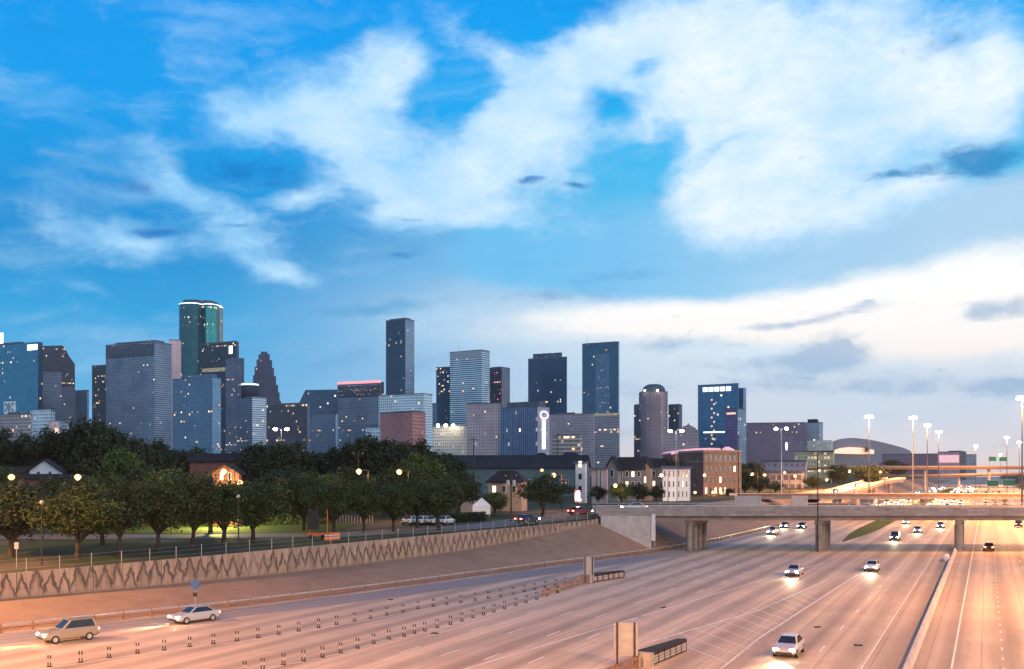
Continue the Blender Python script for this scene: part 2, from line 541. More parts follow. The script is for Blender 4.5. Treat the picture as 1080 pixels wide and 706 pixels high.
M['white'] = surf('white_paint', (0.75, 0.74, 0.72), 0.5, 0.08, 1.5)
M['roofdark'] = surf('dark_shingle', (0.024, 0.023, 0.027), 0.85, 0.35, 1.3)
M['roofgrey'] = surf('grey_roof', (0.12, 0.12, 0.13), 0.8, 0.25, 0.8)
M['brick'] = surf('red_brick', (0.23, 0.10, 0.075), 0.85, 0.25, 1.6)
M['tanwall'] = surf('tan_wall', (0.42, 0.29, 0.21), 0.8, 0.2, 0.8)
M['greywall'] = surf('grey_siding', (0.20, 0.19, 0.20), 0.8, 0.18, 0.8)
M['whitewall'] = surf('white_siding', (0.72, 0.70, 0.70), 0.7, 0.1, 0.8)
M['pinkwall'] = surf('pinkish_stucco', (0.50, 0.38, 0.37), 0.8, 0.15, 0.8)
M['tealwall'] = surf('teal_metal_siding', (0.10, 0.14, 0.15), 0.6, 0.2, 0.5)
M['glassdark'] = surf('dark_glass', (0.03, 0.04, 0.05), 0.12, 0.2, 1.0, 0.2, 0.8)
M['glasslit'] = lamp_mat('lit_window', (1.0, 0.72, 0.38), 2.2)
M['wood'] = surf('utility_wood', (0.06, 0.045, 0.035), 0.9, 0.3, 2.0)
M['signgreen'] = surf('sign_green', (0.01, 0.16, 0.08), 0.5, 0.1, 2.0)
M['signblue'] = surf('sign_blue', (0.04, 0.11, 0.30), 0.5, 0.15, 2.0)
M['alu'] = surf('sign_back', (0.38, 0.36, 0.36), 0.5, 0.15, 2.0, 0.4)
M['orange'] = surf('orange_plastic', (0.75, 0.16, 0.02), 0.5, 0.15, 2.0)
M['bark'] = surf('bark', (0.05, 0.038, 0.03), 0.9, 0.3, 2.0)
M['sodium'] = lamp_mat('sodium_lamp', (1.0, 0.44, 0.09), 2.4)
M['warmlamp'] = lamp_mat('warm_lamp', (1.0, 0.84, 0.62), 40.0)
M['headlamp'] = lamp_mat('headlamp', (1.0, 0.84, 0.56), 130.0)
M['taillamp'] = lamp_mat('tail_lamp', (1.0, 0.05, 0.03), 45.0)
M['amberlamp'] = lamp_mat('amber_lamp', (1.0, 0.38, 0.05), 14.0)
M['redlamp'] = lamp_mat('red_lamp', (1.0, 0.14, 0.15), 0.9)
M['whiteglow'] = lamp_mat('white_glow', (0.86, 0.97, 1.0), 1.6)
M['pinkglow'] = lamp_mat('pink_glow', (1.0, 0.62, 0.80), 1.3)
M['warmglow'] = lamp_mat('warm_glow', (1.0, 0.50, 0.20), 0.85)
M['paint'] = surf('road_paint', (0.62, 0.58, 0.54), 0.6, 0.3, 1.4)
M['signwhite'] = surf('sign_white', (0.7, 0.7, 0.7), 0.5, 0.1, 2.0)


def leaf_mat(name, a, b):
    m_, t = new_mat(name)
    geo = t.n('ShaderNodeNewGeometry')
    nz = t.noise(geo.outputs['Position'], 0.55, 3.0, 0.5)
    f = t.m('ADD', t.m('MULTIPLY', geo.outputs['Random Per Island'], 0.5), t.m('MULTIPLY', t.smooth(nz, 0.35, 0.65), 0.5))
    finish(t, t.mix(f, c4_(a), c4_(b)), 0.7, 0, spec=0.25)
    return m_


M['leaf'] = leaf_mat('oak_leaves', (0.014, 0.023, 0.009), (0.052, 0.070, 0.024))
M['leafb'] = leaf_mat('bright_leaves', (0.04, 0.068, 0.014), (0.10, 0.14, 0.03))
M['leafd'] = leaf_mat('dark_leaves', (0.014, 0.025, 0.012), (0.042, 0.062, 0.026))

# grass and bare earth ground
m_, t = new_mat('ground')
geo = t.n('ShaderNodeNewGeometry')
n1 = t.noise(geo.outputs['Position'], 0.08, 5.0, 0.6)
n2 = t.noise(geo.outputs['Position'], 1.7, 6.0, 0.7)
g1 = t.mix(n2, (0.030, 0.046, 0.022, 1), (0.062, 0.078, 0.036, 1))
g2 = t.mix(n2, (0.085, 0.065, 0.045, 1), (0.16, 0.125, 0.09, 1))
finish(t, t.mix(t.smooth(n1, 0.47, 0.66), g1, g2), 0.95, 0, spec=0.1)
M['ground'] = m_
m_, t = new_mat('lawn')
geo = t.n('ShaderNodeNewGeometry')
n2 = t.noise(geo.outputs['Position'], 1.2, 6.0, 0.7)
finish(t, t.mix(n2, (0.035, 0.062, 0.015, 1), (0.08, 0.11, 0.03, 1)), 0.95, 0, spec=0.1)
M['lawn'] = m_

# freeway concrete: uv = metres along, metres across
m_, t = new_mat('freeway_concrete')
uv = t.n('ShaderNodeUVMap'); uv.uv_map = 'uv'
s_, v_, _ = t.sep(uv.outputs[0])
streak = t.noise(t.comb(t.m('MULTIPLY', s_, 0.012), t.m('MULTIPLY', v_, 0.75), 0.0), 1.0, 5.0, 0.6)
fine_ = t.noise(t.comb(t.m('MULTIPLY', s_, 0.25), t.m('MULTIPLY', v_, 0.9), 2.0), 1.0, 6.0, 0.7)
grain = t.noise(t.comb(s_, v_, 5.0), 4.5, 3.0, 0.7)
patch = t.noise(t.comb(t.m('MULTIPLY', s_, 0.05), t.m('MULTIPLY', v_, 0.16), 9.0), 1.0, 3.0, 0.5)
lum = t.m('ADD', t.m('MULTIPLY', t.smooth(streak, 0.3, 0.7), 0.30), t.m('MULTIPLY', t.smooth(fine_, 0.3, 0.7), 0.16))
lum = t.m('ADD', lum, t.m('MULTIPLY', t.smooth(patch, 0.35, 0.65), 0.16))
lum = t.m('ADD', lum, t.m('MULTIPLY', grain, 0.12))
lum = t.m('ADD', lum, 0.60)
# wheel tracks darken the middle of each lane
wt = t.m('ABSOLUTE', t.m('SUBTRACT', t.m('FRACT', t.m('DIVIDE', t.m('ADD', v_, 400.0), 3.6)), 0.5))
lum = t.m('MULTIPLY', lum, t.smooth(wt, 0.05, 0.42, 0.72, 1.06))
# joints
jl = t.m('LESS_THAN', t.m('ABSOLUTE', t.m('SUBTRACT', t.m('FRACT', t.m('DIVIDE', t.m('ADD', v_, 401.8), 3.6)), 0.5)), 0.010)
jt = t.m('LESS_THAN', t.m('FRACT', t.m('DIVIDE', s_, 4.6)), 0.010)
lum = t.m('MULTIPLY', lum, t.m('SUBTRACT', 1.0, t.m('MULTIPLY', t.m('MAXIMUM', jl, jt), 0.38)))
# darker shoulders beside the median barrier
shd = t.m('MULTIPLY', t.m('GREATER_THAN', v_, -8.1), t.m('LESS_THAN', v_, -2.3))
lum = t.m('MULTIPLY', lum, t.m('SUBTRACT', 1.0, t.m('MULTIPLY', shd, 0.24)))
# old dark asphalt lane on the ramp
ram = t.m('MULTIPLY', t.smooth(v_, -66.0, -63.5), 0.0)
lane_r = t.white(t.comb(t.m('FLOOR', t.m('DIVIDE', t.m('ADD', v_, 401.8), 3.6)), 2.0, 5.0))[0]
slab_r = t.white(t.comb(t.m('FLOOR', t.m('DIVIDE', t.m('ADD', v_, 401.8), 3.6)), t.m('FLOOR', t.m('DIVIDE', s_, 4.6)), 1.0))[0]
lum = t.m('MULTIPLY', lum, t.m('ADD', 0.86, t.m('ADD', t.m('MULTIPLY', lane_r, 0.20), t.m('MULTIPLY', slab_r, 0.10))))
oil = t.smooth(t.noise(t.comb(t.m('MULTIPLY', s_, 0.06), t.m('MULTIPLY', v_, 1.6), 31.0), 1.0, 6.0, 0.7), 0.60, 0.74)
lum = t.m('MULTIPLY', lum, t.m('SUBTRACT', 1.0, t.m('MULTIPLY', oil, 0.35)))
crk = t.noise(t.comb(t.m('MULTIPLY', s_, 0.5), t.m('MULTIPLY', v_, 0.5), 41.0), 1.0, 5.0, 0.6)
crl = t.smooth(t.m('ABSOLUTE', t.m('SUBTRACT', crk, 0.5)), 0.006, 0.001)
lum = t.m('MULTIPLY', lum, t.m('SUBTRACT', 1.0, t.m('MULTIPLY', t.m('MULTIPLY', crl, t.smooth(patch, 0.5, 0.65)), 0.4)))
colr = t.vm('SCALE', (0.46, 0.345, 0.25), scale=lum)
finish(t, colr, t.mixf(fine_, 0.55, 0.75), 0, spec=0.35)
M['road'] = m_

m_, t = new_mat('street_asphalt')
geo = t.n('ShaderNodeNewGeometry')
n2 = t.noise(geo.outputs['Position'], 2.2, 6.0, 0.7)
finish(t, t.mix(n2, (0.10, 0.085, 0.08, 1), (0.20, 0.17, 0.155, 1)), 0.75, 0, spec=0.3)
M['street'] = m_

# retaining wall: uv = metres along, metres above the foot; damp pointed stains hang between bare stretches
m_, t = new_mat('stained_wall_concrete')
uv = t.n('ShaderNodeUVMap'); uv.uv_map = 'uv'
u_, h_, _ = t.sep(uv.outputs[0])
wob = t.noise(t.comb(t.m('MULTIPLY', u_, 0.8), t.m('MULTIPLY', h_, 0.8), 0.0), 1.0, 4.0, 0.6)
uu = t.m('ADD', u_, t.m('MULTIPLY', t.m('SUBTRACT', wob, 0.5), 1.3))
cellr = t.white(t.comb(t.m('FLOOR', t.m('DIVIDE', uu, 1.38)), 3.0, 1.0))[0]
tri = t.m('MULTIPLY', t.m('ABSOLUTE', t.m('SUBTRACT', t.m('FRACT', t.m('DIVIDE', uu, 1.38)), 0.5)), 2.0)
hh = t.m('DIVIDE', h_, 2.7)
peak = t.m('ADD', 0.86, t.m('MULTIPLY', t.m('SUBTRACT', cellr, 0.5), 0.3))
dist = t.m('SUBTRACT', t.m('SUBTRACT', peak, t.m('MULTIPLY', tri, 0.70)), hh)
line = t.smooth(t.m('ABSOLUTE', dist), 0.24, 0.03)
drip = t.m('MULTIPLY', t.smooth(dist, -0.02, 0.55, 1.0, 0.0), t.m('GREATER_THAN', dist, 0.0))
fillr = t.m('MULTIPLY', drip, t.smooth(cellr, 0.25, 0.7))
zone = t.noise(t.comb(t.m('MULTIPLY', u_, 0.085), 0.0, 4.0), 1.0, 2.0, 0.5)
stain = t.m('MULTIPLY', t.m('MAXIMUM', line, t.m('MULTIPLY', fillr, 0.75)), t.smooth(zone, 0.29, 0.37))
stain = t.m('MULTIPLY', stain, t.smooth(wob, 0.12, 0.45))
smear = t.noise(t.comb(t.m('MULTIPLY', u_, 2.6), t.m('MULTIPLY', h_, 0.35), 17.0), 1.0, 5.0, 0.65)
stain = t.m('MULTIPLY', stain, t.smooth(smear, 0.25, 0.5, 0.55, 1.0))
foot = t.smooth(h_, 0.5, 0.0)
vert = t.noise(t.comb(t.m('MULTIPLY', u_, 1.6), t.m('MULTIPLY', h_, 0.12), 7.0), 1.0, 4.0, 0.6)
base_ = t.mix(t.smooth(vert, 0.3, 0.7), (0.27, 0.19, 0.14, 1), (0.42, 0.31, 0.235, 1))
cc = t.mix(t.m('MULTIPLY', stain, 0.95), base_, (0.07, 0.06, 0.055, 1))
cc = t.mix(t.m('MULTIPLY', foot, 0.35), cc, (0.18, 0.13, 0.10, 1))
grime = t.m('MULTIPLY', t.smooth(t.noise(t.comb(t.m('MULTIPLY', u_, 0.35), t.m('MULTIPLY', h_, 0.5), 27.0), 1.0, 5.0, 0.65), 0.48, 0.72), 0.5)
cc = t.mix(grime, cc, (0.16, 0.12, 0.095, 1))
jnt = t.m('LESS_THAN', t.m('FRACT', t.m('DIVIDE', u_, 7.5)), 0.012)
cc = t.mix(t.m('MULTIPLY', jnt, 0.7), cc, (0.06, 0.05, 0.04, 1))
finish(t, cc, 0.85, 0, spec=0.2)
M['wall'] = m_

# ------------------------------------------------------------------ terrain profile
ST_ROWS = [(-80, -118, -132, 0.8, 2.8), (-60, -112, -126, 1.0, 3.0), (0, -96, -108, 1.2, 3.2), (35, -86, -98, 1.35, 3.45), (61.8, -77.8, -89.8, 1.5, 3.7), (85, -70.0, -81.4, 1.6, 4.2),
           (105, -65.2, -75.6, 1.8, 4.6), (130.6, -60.3, -70.2, 2.3, 4.9), (150, -56.2, -66.2, 3.3, 5.1), (166, -53.0, -61.6, 4.8, 5.5), (178, -51.2, -60.2, 5.5, 5.9),
           (192, -50.0, -60.0, 5.9, 6.1), (210, -49.0, -60, 6.2, 6.35), (250, -48.5, -61, 6.4, 6.5), (700, -48.5, -62, 6.4, 6.5), (7000, -48.5, -62, 6.4, 6.5)]


def prof(s):
    rows = ST_ROWS
    if s <= rows[0][0]: return rows[0][1:]
    for i in range(len(rows) - 1):
        a, b = rows[i], rows[i + 1]
        if s <= b[0]:
            k = (s - a[0]) / (b[0] - a[0])
            p_, n_ = rows[max(i - 1, 0)], rows[min(i + 2, len(rows) - 1)]
            out = []
            for j in range(1, 5):
                ma = (b[j] - p_[j]) / (b[0] - p_[0]) * (b[0] - a[0]); mb = (n_[j] - a[j]) / (n_[0] - a[0]) * (b[0] - a[0])
                h1 = 2 * k**3 - 3 * k * k + 1; h2 = k**3 - 2 * k * k + k; h3 = -2 * k**3 + 3 * k * k; h4 = k**3 - k * k
                out.append(h1 * a[j] + h2 * ma * 0.9 + h3 * b[j] + h4 * mb * 0.9 if b[0] < 300 else a[j] + (b[j] - a[j]) * k)
            return tuple(out)
    return rows[-1][1:]


def sstep(x): x = min(max(x, 0.0), 1.0); return x * x * (3 - 2 * x)


def ground_z(x, y):
    s, v = to_sv(Vector((x, y, 0)))
    toe, bv, bz, tz = prof(s)
    if v > toe: return 0.0
    if v > bv: return bz * (toe - v) / (toe - bv)
    plat = 5.0 + 1.1 * sstep((s - 120) / 90.0)
    return tz + (plat - tz) * sstep((bv - v) / 40.0)


def GG(px, py):                          # where the pixel's ray meets the ground
    u = (px - CX) / F; k = (py - HY) / F
    Y = 40.0
    while Y < 3000:
        if H - k * Y <= ground_z(u * Y, Y): break
        Y *= 1.004
    return Vector((u * Y, Y, ground_z(u * Y, Y)))


stations = [-80 + 4 * i for i in range(90)] + [290 + 30 * i for i in range(15)] + [800, 1000, 1300, 1700, 2200, 2700]
gm = MB(); sm_ = MB(); rm = MB()
offs = [0.15, 1.5, 4, 8, 13, 20, 28, 40, 60, 100, 220, 600, 1400, 2500]
rows = []
for s in stations:
    toe, bv, bz, tz = prof(s)
    g = [SV(s, bv - o) for o in offs]
    g = [Vector((q.x, q.y, ground_z(q.x, q.y) - 0.02)) for q in g]
    rows.append((s, toe, bv, bz, tz, g))
for a, b in zip(rows, rows[1:]):
    for i in range(len(offs) - 1):
        gm.face([a[5][i], b[5][i], b[5][i + 1], a[5][i + 1]])
    for k0, k1 in ((0.0, 0.5), (0.5, 1.0)):
        q = []
        for r, k in ((a, k0), (b, k0), (b, k1), (a, k1)):
            q.append(SV(r[0], r[1] + (r[2] - r[1]) * k, r[3] * k))
        sm_.face(q)
    rm.face([SV(a[0], 24), SV(b[0], 24), SV(b[0], b[1]), SV(a[0], a[1])], [(a[0], 24), (b[0], 24), (b[0], b[1]), (a[0], a[1])])
    gm.face([SV(a[0], 24, 0), SV(a[0], 42, 6.0), SV(b[0], 42, 6.0), SV(b[0], 24, 0)])
    gm.face([SV(a[0], 42, 6.0), SV(a[0], 2600, 6.0), SV(b[0], 2600, 6.0), SV(b[0], 42, 6.0)])
structure('ground', gm, M['ground'])
structure('slope', sm_, M['slope'])
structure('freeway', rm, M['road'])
# the ramp lane has a darker worn asphalt surface that follows the slope's foot
m_, t = new_mat('ramp_asphalt')
uv = t.n('ShaderNodeUVMap'); uv.uv_map = 'uv'
s_, v_, _ = t.sep(uv.outputs[0])
st_ = t.noise(t.comb(t.m('MULTIPLY', s_, 0.02), t.m('MULTIPLY', v_, 1.3), 3.0), 1.0, 5.0, 0.6)
gr_ = t.noise(t.comb(t.m('MULTIPLY', s_, 0.6), t.m('MULTIPLY', v_, 1.5), 3.0), 1.5, 5.0, 0.7)
f_ = t.m('ADD', t.m('MULTIPLY', t.smooth(st_, 0.3, 0.7), 0.7), t.m('MULTIPLY', gr_, 0.3))
finish(t, t.mix(f_, (0.15, 0.13, 0.13, 1), (0.30, 0.26, 0.25, 1)), 0.65, 0, spec=0.35)
M['ramp'] = m_
rl_ = MB()
for s0 in range(-80, 236, 4):
    s1 = s0 + 4
    e0, e1 = prof(s0)[0] + 1.6, prof(s1)[0] + 1.6
    k0, k1 = (min(5.4, max(0.6, (236 - q) * 0.075)) for q in (s0, s1))
    rl_.face([SV(s0, e0, .004), SV(s0, e0 + k0, .004), SV(s1, e1 + k1, .004), SV(s1, e1, .004)], [(s0, 0), (s0, k0), (s1, k1), (s1, 0)])
structure('ramp_lane', rl_, M['ramp'])

# grass median beyond the bridge
gmed = MB()
for s0, s1 in [(i, i + 25) for i in range(212, 900, 25)]:
    wa, wb = (min(2.6, 0.3 + (q - 212) * 0.06) for q in (s0, s1))
    gmed.face([SV(s0, -26 + wa, 0.012), SV(s1, -26 + wb, 0.012), SV(s1, -26 - wb, 0.012), SV(s0, -26 - wa, 0.012)])
structure('grass_median', gmed, M['lawn'])

# street on the plateau that leads to the bridge
ctr = [(-150, 140), (-75, 140), (-45, 141.5), (-27, 146), (-14, 155.5), (-5, 166), (1.5, 175.5), (7.5, 182), (14, 184.5), (19, 184.5)]
st = MB()
pts = []
for (x0, y0), (x1, y1) in zip(ctr, ctr[1:]):
    for k in range(4):
        pts.append(Vector((x0 + (x1 - x0) * k / 4, y0 + (y1 - y0) * k / 4, 0)))
pts.append(Vector((19, 184.5, 0)))
edge = []
for i, q in enumerate(pts):
    d = (pts[min(i + 1, len(pts) - 1)] - pts[max(i - 1, 0)]).normalized()
    nn = Vector((-d.y, d.x, 0))
    e = []
    for o in (-3.8, 3.8):
        r = q + nn * o
        r.z = max(ground_z(q.x, q.y), ground_z(r.x, r.y)) + 0.05 + 0.72 * sstep((q.x + 2) / 16)
        e.append(r)
    edge.append(e)
for a, b in zip(edge, edge[1:]):
    st.face([a[0], b[0], b[1], a[1]])
    st.face([a[0] - Vector((0, 0, 1)), b[0] - Vector((0, 0, 1)), b[0], a[0]])
structure('street', st, M['street'])

# bare lawn patch that the park lamp lights
lw = MB()
for a, b in ((-66, -52), (-52, -38), (-38, -26)):
    pa = [Vector((x, y, ground_z(x, y) + 0.03)) for x, y in ((a, 148), (b, 148), (b, 172), (a, 172))]
    lw.face(pa)
structure('lawn', lw, M['lawn'])

# road paint
pm = MB()


def stripe(pts_, wd):
    for a, b in zip(pts_, pts_[1:]):
        d = (b - a).normalized(); nn = Vector((d.y, -d.x, 0)) * wd / 2
        pm.face([a + nn, b + nn, b - nn, a - nn])


def lift(p, z=0.006): return Vector((p.x, p.y, z))


def line_sv(v, s0, s1, wd=0.14): stripe([SV(s0, v, 0.006), SV(s1, v, 0.006)], wd)


def dash_sv(v, s0, s1, ln=3.0, gap=9.0, wd=0.14):
    s = s0
    while s < s1:
        stripe([SV(s, v, 0.006), SV(s + ln, v, 0.006)], wd); s += ln + gap


line_sv(-2.3, -40, 1500); dash_sv(1.05, -40, 500, 1.2, 3.4, 0.12); dash_sv(4.6, -40, 700); line_sv(-8.1, -40, 1500, 0.1)
dash_sv(-11.8, -38, 700, 3, 9)
stripe([lift(G(686, 677)), lift(G(800, 644)), lift(G(872, 612))], 0.16)
stripe([lift(G(760, 706)), lift(G(800, 673.6)), lift(G(872, 627)), lift(G(905, 606))], 0.16)
for k in range(13):
    f0 = k / 13.0
    a = G(700, 673).lerp(G(850, 622), f0); b = G(770, 700).lerp(G(868, 630), f0)
    stripe([lift(a), lift(b, 0.006)], 0.085)
stripe([lift(G(470, 712)), lift(G(520, 697)), lift(G(800, 613)), lift(G(868, 594))], 0.16)
dash_sv(-30.3, 20, 500); dash_sv(-33.9, 20, 700); dash_sv(-37.5, 20, 700); dash_sv(-41.1, 20, 700); line_sv(-44.6, 125, 900, 0.14)
structure('lane_markings', pm, M['paint'])

# ------------------------------------------------------------------ retaining wall and fence
wl = MB(); u = 0.0
wallst = [-80 + 3 * i for i in range(0, 88)]
for s0, s1 in zip(wallst, wallst[1:]):
    a, b = prof(s0), prof(s1)
    p0_, p1_ = SV(s0, a[1]), SV(s1, b[1]); L = (p1_ - p0_).length
    d = (p1_ - p0_).normalized(); nn = Vector((-d.y, d.x, 0)) * 0.35
    A0, A1 = Vector((p0_.x, p0_.y, a[2] - 0.3)), Vector((p1_.x, p1_.y, b[2] - 0.3))
    B0, B1 = Vector((p0_.x, p0_.y, a[3] + 0.12)), Vector((p1_.x, p1_.y, b[3] + 0.12))
    ha, hb = a[3] - a[2], b[3] - b[2]
    wl.face([A0, A1, B1, B0], [(u, -0.3), (u + L, -0.3), (u + L, hb), (u, ha)])
    wl.face([B0, B1, B1 + nn, B0 + nn], [(u, ha), (u + L, hb), (u + L, hb), (u, ha)])
    wl.face([B0 + nn, B1 + nn, A1 + nn, A0 + nn], [(u, ha), (u + L, hb), (u + L, 0), (u, 0)])
    u += L
single('retaining_wall', wl, M['wall'], 'long tan concrete retaining wall with dark zigzag damp stains above the paved slope', 'wall')

fence = thing('wire_fence', 'thin wire fence on pale posts along the top of the stained retaining wall', 'fence', SV(60, prof(60)[1] - 0.5, prof(60)[3]))
fo = fence.location
post0 = None
fpos = []
for i in range(52):
    s = 30 + i * 3.0
    q = prof(s)
    fpos.append(SV(s, q[1] - 0.5, q[3]))
pm0 = MB().tube((0, 0, 0), (0, 0, 1.45), 0.035, n=6)
for i, q in enumerate(fpos):
    if i == 0:
        post0 = pm0.build('post', M['steel'], fence); post0.location = q - fo
    else:
        c = post0.copy(); COL.objects.link(c); c.location = q - fo
for hgt in (0.45, 0.95, 1.38):
    wm = MB()
    for a, b in zip(fpos, fpos[1:]):
        wm.tube(a + Vector((0, 0, hgt)), b + Vector((0, 0, hgt)), 0.008, n=4, caps=False)
    wm.build('wire', M['steel'], fence, fo)

# guard rail along the ramp
gr = thing('guard_rail', 'low rusty double guard rail along the foot of the paved slope', 'guard rail', SV(60, prof(60)[0] + 0.6, 0))
go = gr.location
gp = [SV(s, prof(s)[0] + 0.6, 0) for s in [20 + 2.6 * i for i in range(98)]]
for i, q in enumerate(gp):
    if i == 0:
        g0 = MB().box((0, 0, 0.4), (0.14, 0.14, 0.8)).build('post', M['rust'], gr); g0.location = q - go
    else:
        c = g0.copy(); COL.objects.link(c); c.location = q - go
for z in (0.38, 0.72):
    rmb = MB()
    for a, b in zip(gp, gp[1:]):
        rmb.bar(a + Vector((0, 0, z)), b + Vector((0, 0, z)), 0.09, 0.15)
    rmb.build('rail', M['rust'] if z < 0.5 else M['steel'], gr, go)

# median barrier
mb = MB()
profile = [(-0.32, 0.0), (-0.30, 0.10), (-0.15, 0.30), (-0.11, 0.62), (0.11, 0.62), (0.15, 0.30), (0.30, 0.10), (0.32, 0.0)]
ss = [-60 + 20 * i for i in range(90)]
for s0, s1 in zip(ss, ss[1:]):
    for (v0, z0), (v1, z1) in zip(profile, profile[1:]):
        mb.face([SV(s0, -5.1 + v0, z0), SV(s1, -5.1 + v0, z0), SV(s1, -5.1 + v1, z1), SV(s0, -5.1 + v1, z1)])
single('median_barrier', mb, M['conc'], 'long low pale concrete barrier between the opposing sides of the freeway', 'barrier', loc=SV(60, -5.1, 0))

# ------------------------------------------------------------------ bridges
AD = Vector((ST, CT, 0))
br = thing('road_bridge', 'nearest concrete road bridge crossing the freeway on round columns', 'bridge', (100, 184, 0))
bo = br.location
X0, X1 = 15.0, 330.0
b = MB()
b.box(((X0 + X1) / 2, 184.5, 6.78), (X1 - X0, 13.4, 0.44))
b.build('deck', M['conc_dark'], br, bo)
for k in range(6):
    gi = MB().box(((X0 + 3 + X1) / 2, 179.3 + k * 2.08, 5.95), (X1 - X0 - 3, 0.55, 1.2))
    gi.build('girder', M['conc_dark'], br, bo)
M['bridgeconc'] = surf('bridge_concrete', (0.27, 0.24, 0.235), 0.85, 0.3, 0.5)
for yy in (177.95, 191.05):
    pa = MB().box(((X0 + X1) / 2, yy, 7.24), (X1 - X0, 0.28, 0.86)).box(((X0 + X1) / 2, yy, 6.45), (X1 - X0, 0.34, 0.5))
    pp = pa.build('parapet', M['bridgeconc'], br, bo)
    rl = MB().box(((X0 + X1) / 2, yy, 8.02), (X1 - X0, 0.12, 0.12))
    for k in range(80):
        rl.box((X0 + 1 + k * 3.9, yy, 7.8), (0.1, 0.1, 0.34))
    rl.build('railing', M['steel'], pp, bo)


def pier(x, y, n_, sp, parent, org, top=5.35, r=0.55, cap=True):
    for k in range(n_):
        q = Vector((x, y, 0)) + AD * (k * sp)
        MB().tube(Vector((q.x, q.y, -0.1)), Vector((q.x, q.y, top - (0.8 if cap else 0))), r, n=14).build('column', M['conc_dark'], parent, org)
    if cap:
        a = Vector((x, y, top - 0.42)) - AD * 0.9; b_ = Vector((x, y, top - 0.42)) + AD * ((n_ - 1) * sp + 0.9)
        MB().bar(a, b_, 1.2, 0.8).build('pier_cap', M['conc_dark'], parent, org)


pier(31.2, 180.2, 4, 3.4, br, bo)
pier(54.0, 180.2, 4, 3.4, br, bo, r=0.6)
pier(78.6, 180.2, 4, 3.4, br, bo, r=0.7)
pier(110, 180.2, 4, 3.4, br, bo)
pier(150, 180.2, 4, 3.4, br, bo)
ab = MB()
# wing wall on the slope, in line with the bridge's near side
zl = lambda x, y: ground_z(x, y) - 0.4
for (xa, xb) in ((15.4, 16.9), (16.9, 18.5), (18.5, 20.5), (20.5, 22.5), (22.5, 24.2)):
    ab.prism([(xa, 177.6), (xb, 177.6), (xb, 178.1), (xa, 178.1)], min(zl(xa, 178), zl(xb, 178)) - 0.6, 6.2)
ab.build('wing_wall', M['conc'], br, bo)
MB().box((24.5, 178.0, 4.2), (0.7, 1.1, 4.6)).build('end_post', M['conc_white'], br, bo)
MB().box((24.8, 185.0, 3.2), (0.5, 12.6, 4.6)).build('abutment', M['conc_dark'], br, bo)

b2 = thing('road_bridge', 'second road bridge just behind the nearest one, thin dark deck on short columns', 'bridge', (200, 300, 0))
bo2 = b2.location
MB().box((240, 301, 6.3), (350, 11, 0.9)).build('deck', M['conc_dark'], b2, bo2)
for yy in (295.6, 306.4):
    MB().box((240, yy, 7.05), (350, 0.25, 0.7)).build('parapet', M['rust'] if yy < 300 else M['conc'], b2, bo2)
for xx in (94, 119, 143, 190):
    pier(xx, 297, 3, 3.6, b2, bo2, top=5.85, r=0.5)


def flyover(name, label, path, wd, mat, colstep, groundz=3.0):
    t_ = thing(name, label, 'overpass', path[0])
    o_ = Vector(path[0])
    d_ = MB(); pr = [MB(), MB()]
    L_ = []
    for i, q in enumerate(path):
        q = Vector(q); a = Vector(path[max(i - 1, 0)]); c = Vector(path[min(i + 1, len(path) - 1)])
        dd = (c - a); dd.z = 0; dd.normalize(); L_.append((q, Vector((-dd.y, dd.x, 0)) * wd / 2))
    dn = Vector((0, 0, 1.5)); up = Vector((0, 0, 0.95))
    for (q, n0), (r, n1) in zip(L_, L_[1:]):
        d_.face([q - n0, r - n1, r + n1, q + n0]); d_.face([q + n0 * .7 - dn, r + n1 * .7 - dn, r - n1 * .7 - dn, q - n0 * .7 - dn])
        d_.face([q - n0 * .7 - dn, r - n1 * .7 - dn, r - n1, q - n0]); d_.face([q + n0, r + n1, r + n1 * .7 - dn, q + n0 * .7 - dn])
        for sgn, m__ in zip((-1, 1), pr):
            k0, k1 = n0 * sgn, n1 * sgn
            m__.bar(q + k0 + up * 0.5, r + k1 + up * 0.5, 0.3, 0.95)
    d_.build('deck', mat, t_, o_)
    for m__ in pr: m__.build('parapet', mat, t_, o_)
    acc = 0
    for (q, _), (r, _2) in zip(L_, L_[1:]):
        acc += (r - q).length
        if acc > colstep:
            acc = 0
            if r.z - 1.4 > groundz + 1.5:
                MB().tube((r.x, r.y, groundz - 3), (r.x, r.y, r.z - 1.45), 1.0, n=12).build('column', M['conc'], t_, o_)
    return t_


path = []
for i in range(34):
    x = 150 + i * 22
    path.append((x, 700 - 0.00012 * (x - 330) ** 2, PZ(491.5, 700) - 0.95 + min(0, (x - 215) * 0.055) ))
flyover('flyover', 'long high flyover crossing far behind both road bridges', path, 12, M['tanwall'], 44)
path = [(92 + i * 10, 318 + i * 18.5, 5.6 + 4.6 * sstep(i / 8) ) for i in range(10)]
flyover('ramp_overpass', 'curved exit ramp climbing away left of the freeway behind the second bridge', path, 8, M['conc'], 40)
path = [(330 + i * 16, 900 - i * 14 + 0.9 * i * i, 9.5 + i * 0.42) for i in range(18)]
flyover('ramp_overpass', 'low connector ramp beneath the far flyover above the oncoming headlights', path, 9, M['tanwall'], 48)

# ------------------------------------------------------------------ skyline
FAC = {}


def fac(key, *a, **k):
    if key not in FAC: FAC[key] = facade(key, *a, seed=len(FAC) * 1.37, **k)
    return FAC[key]


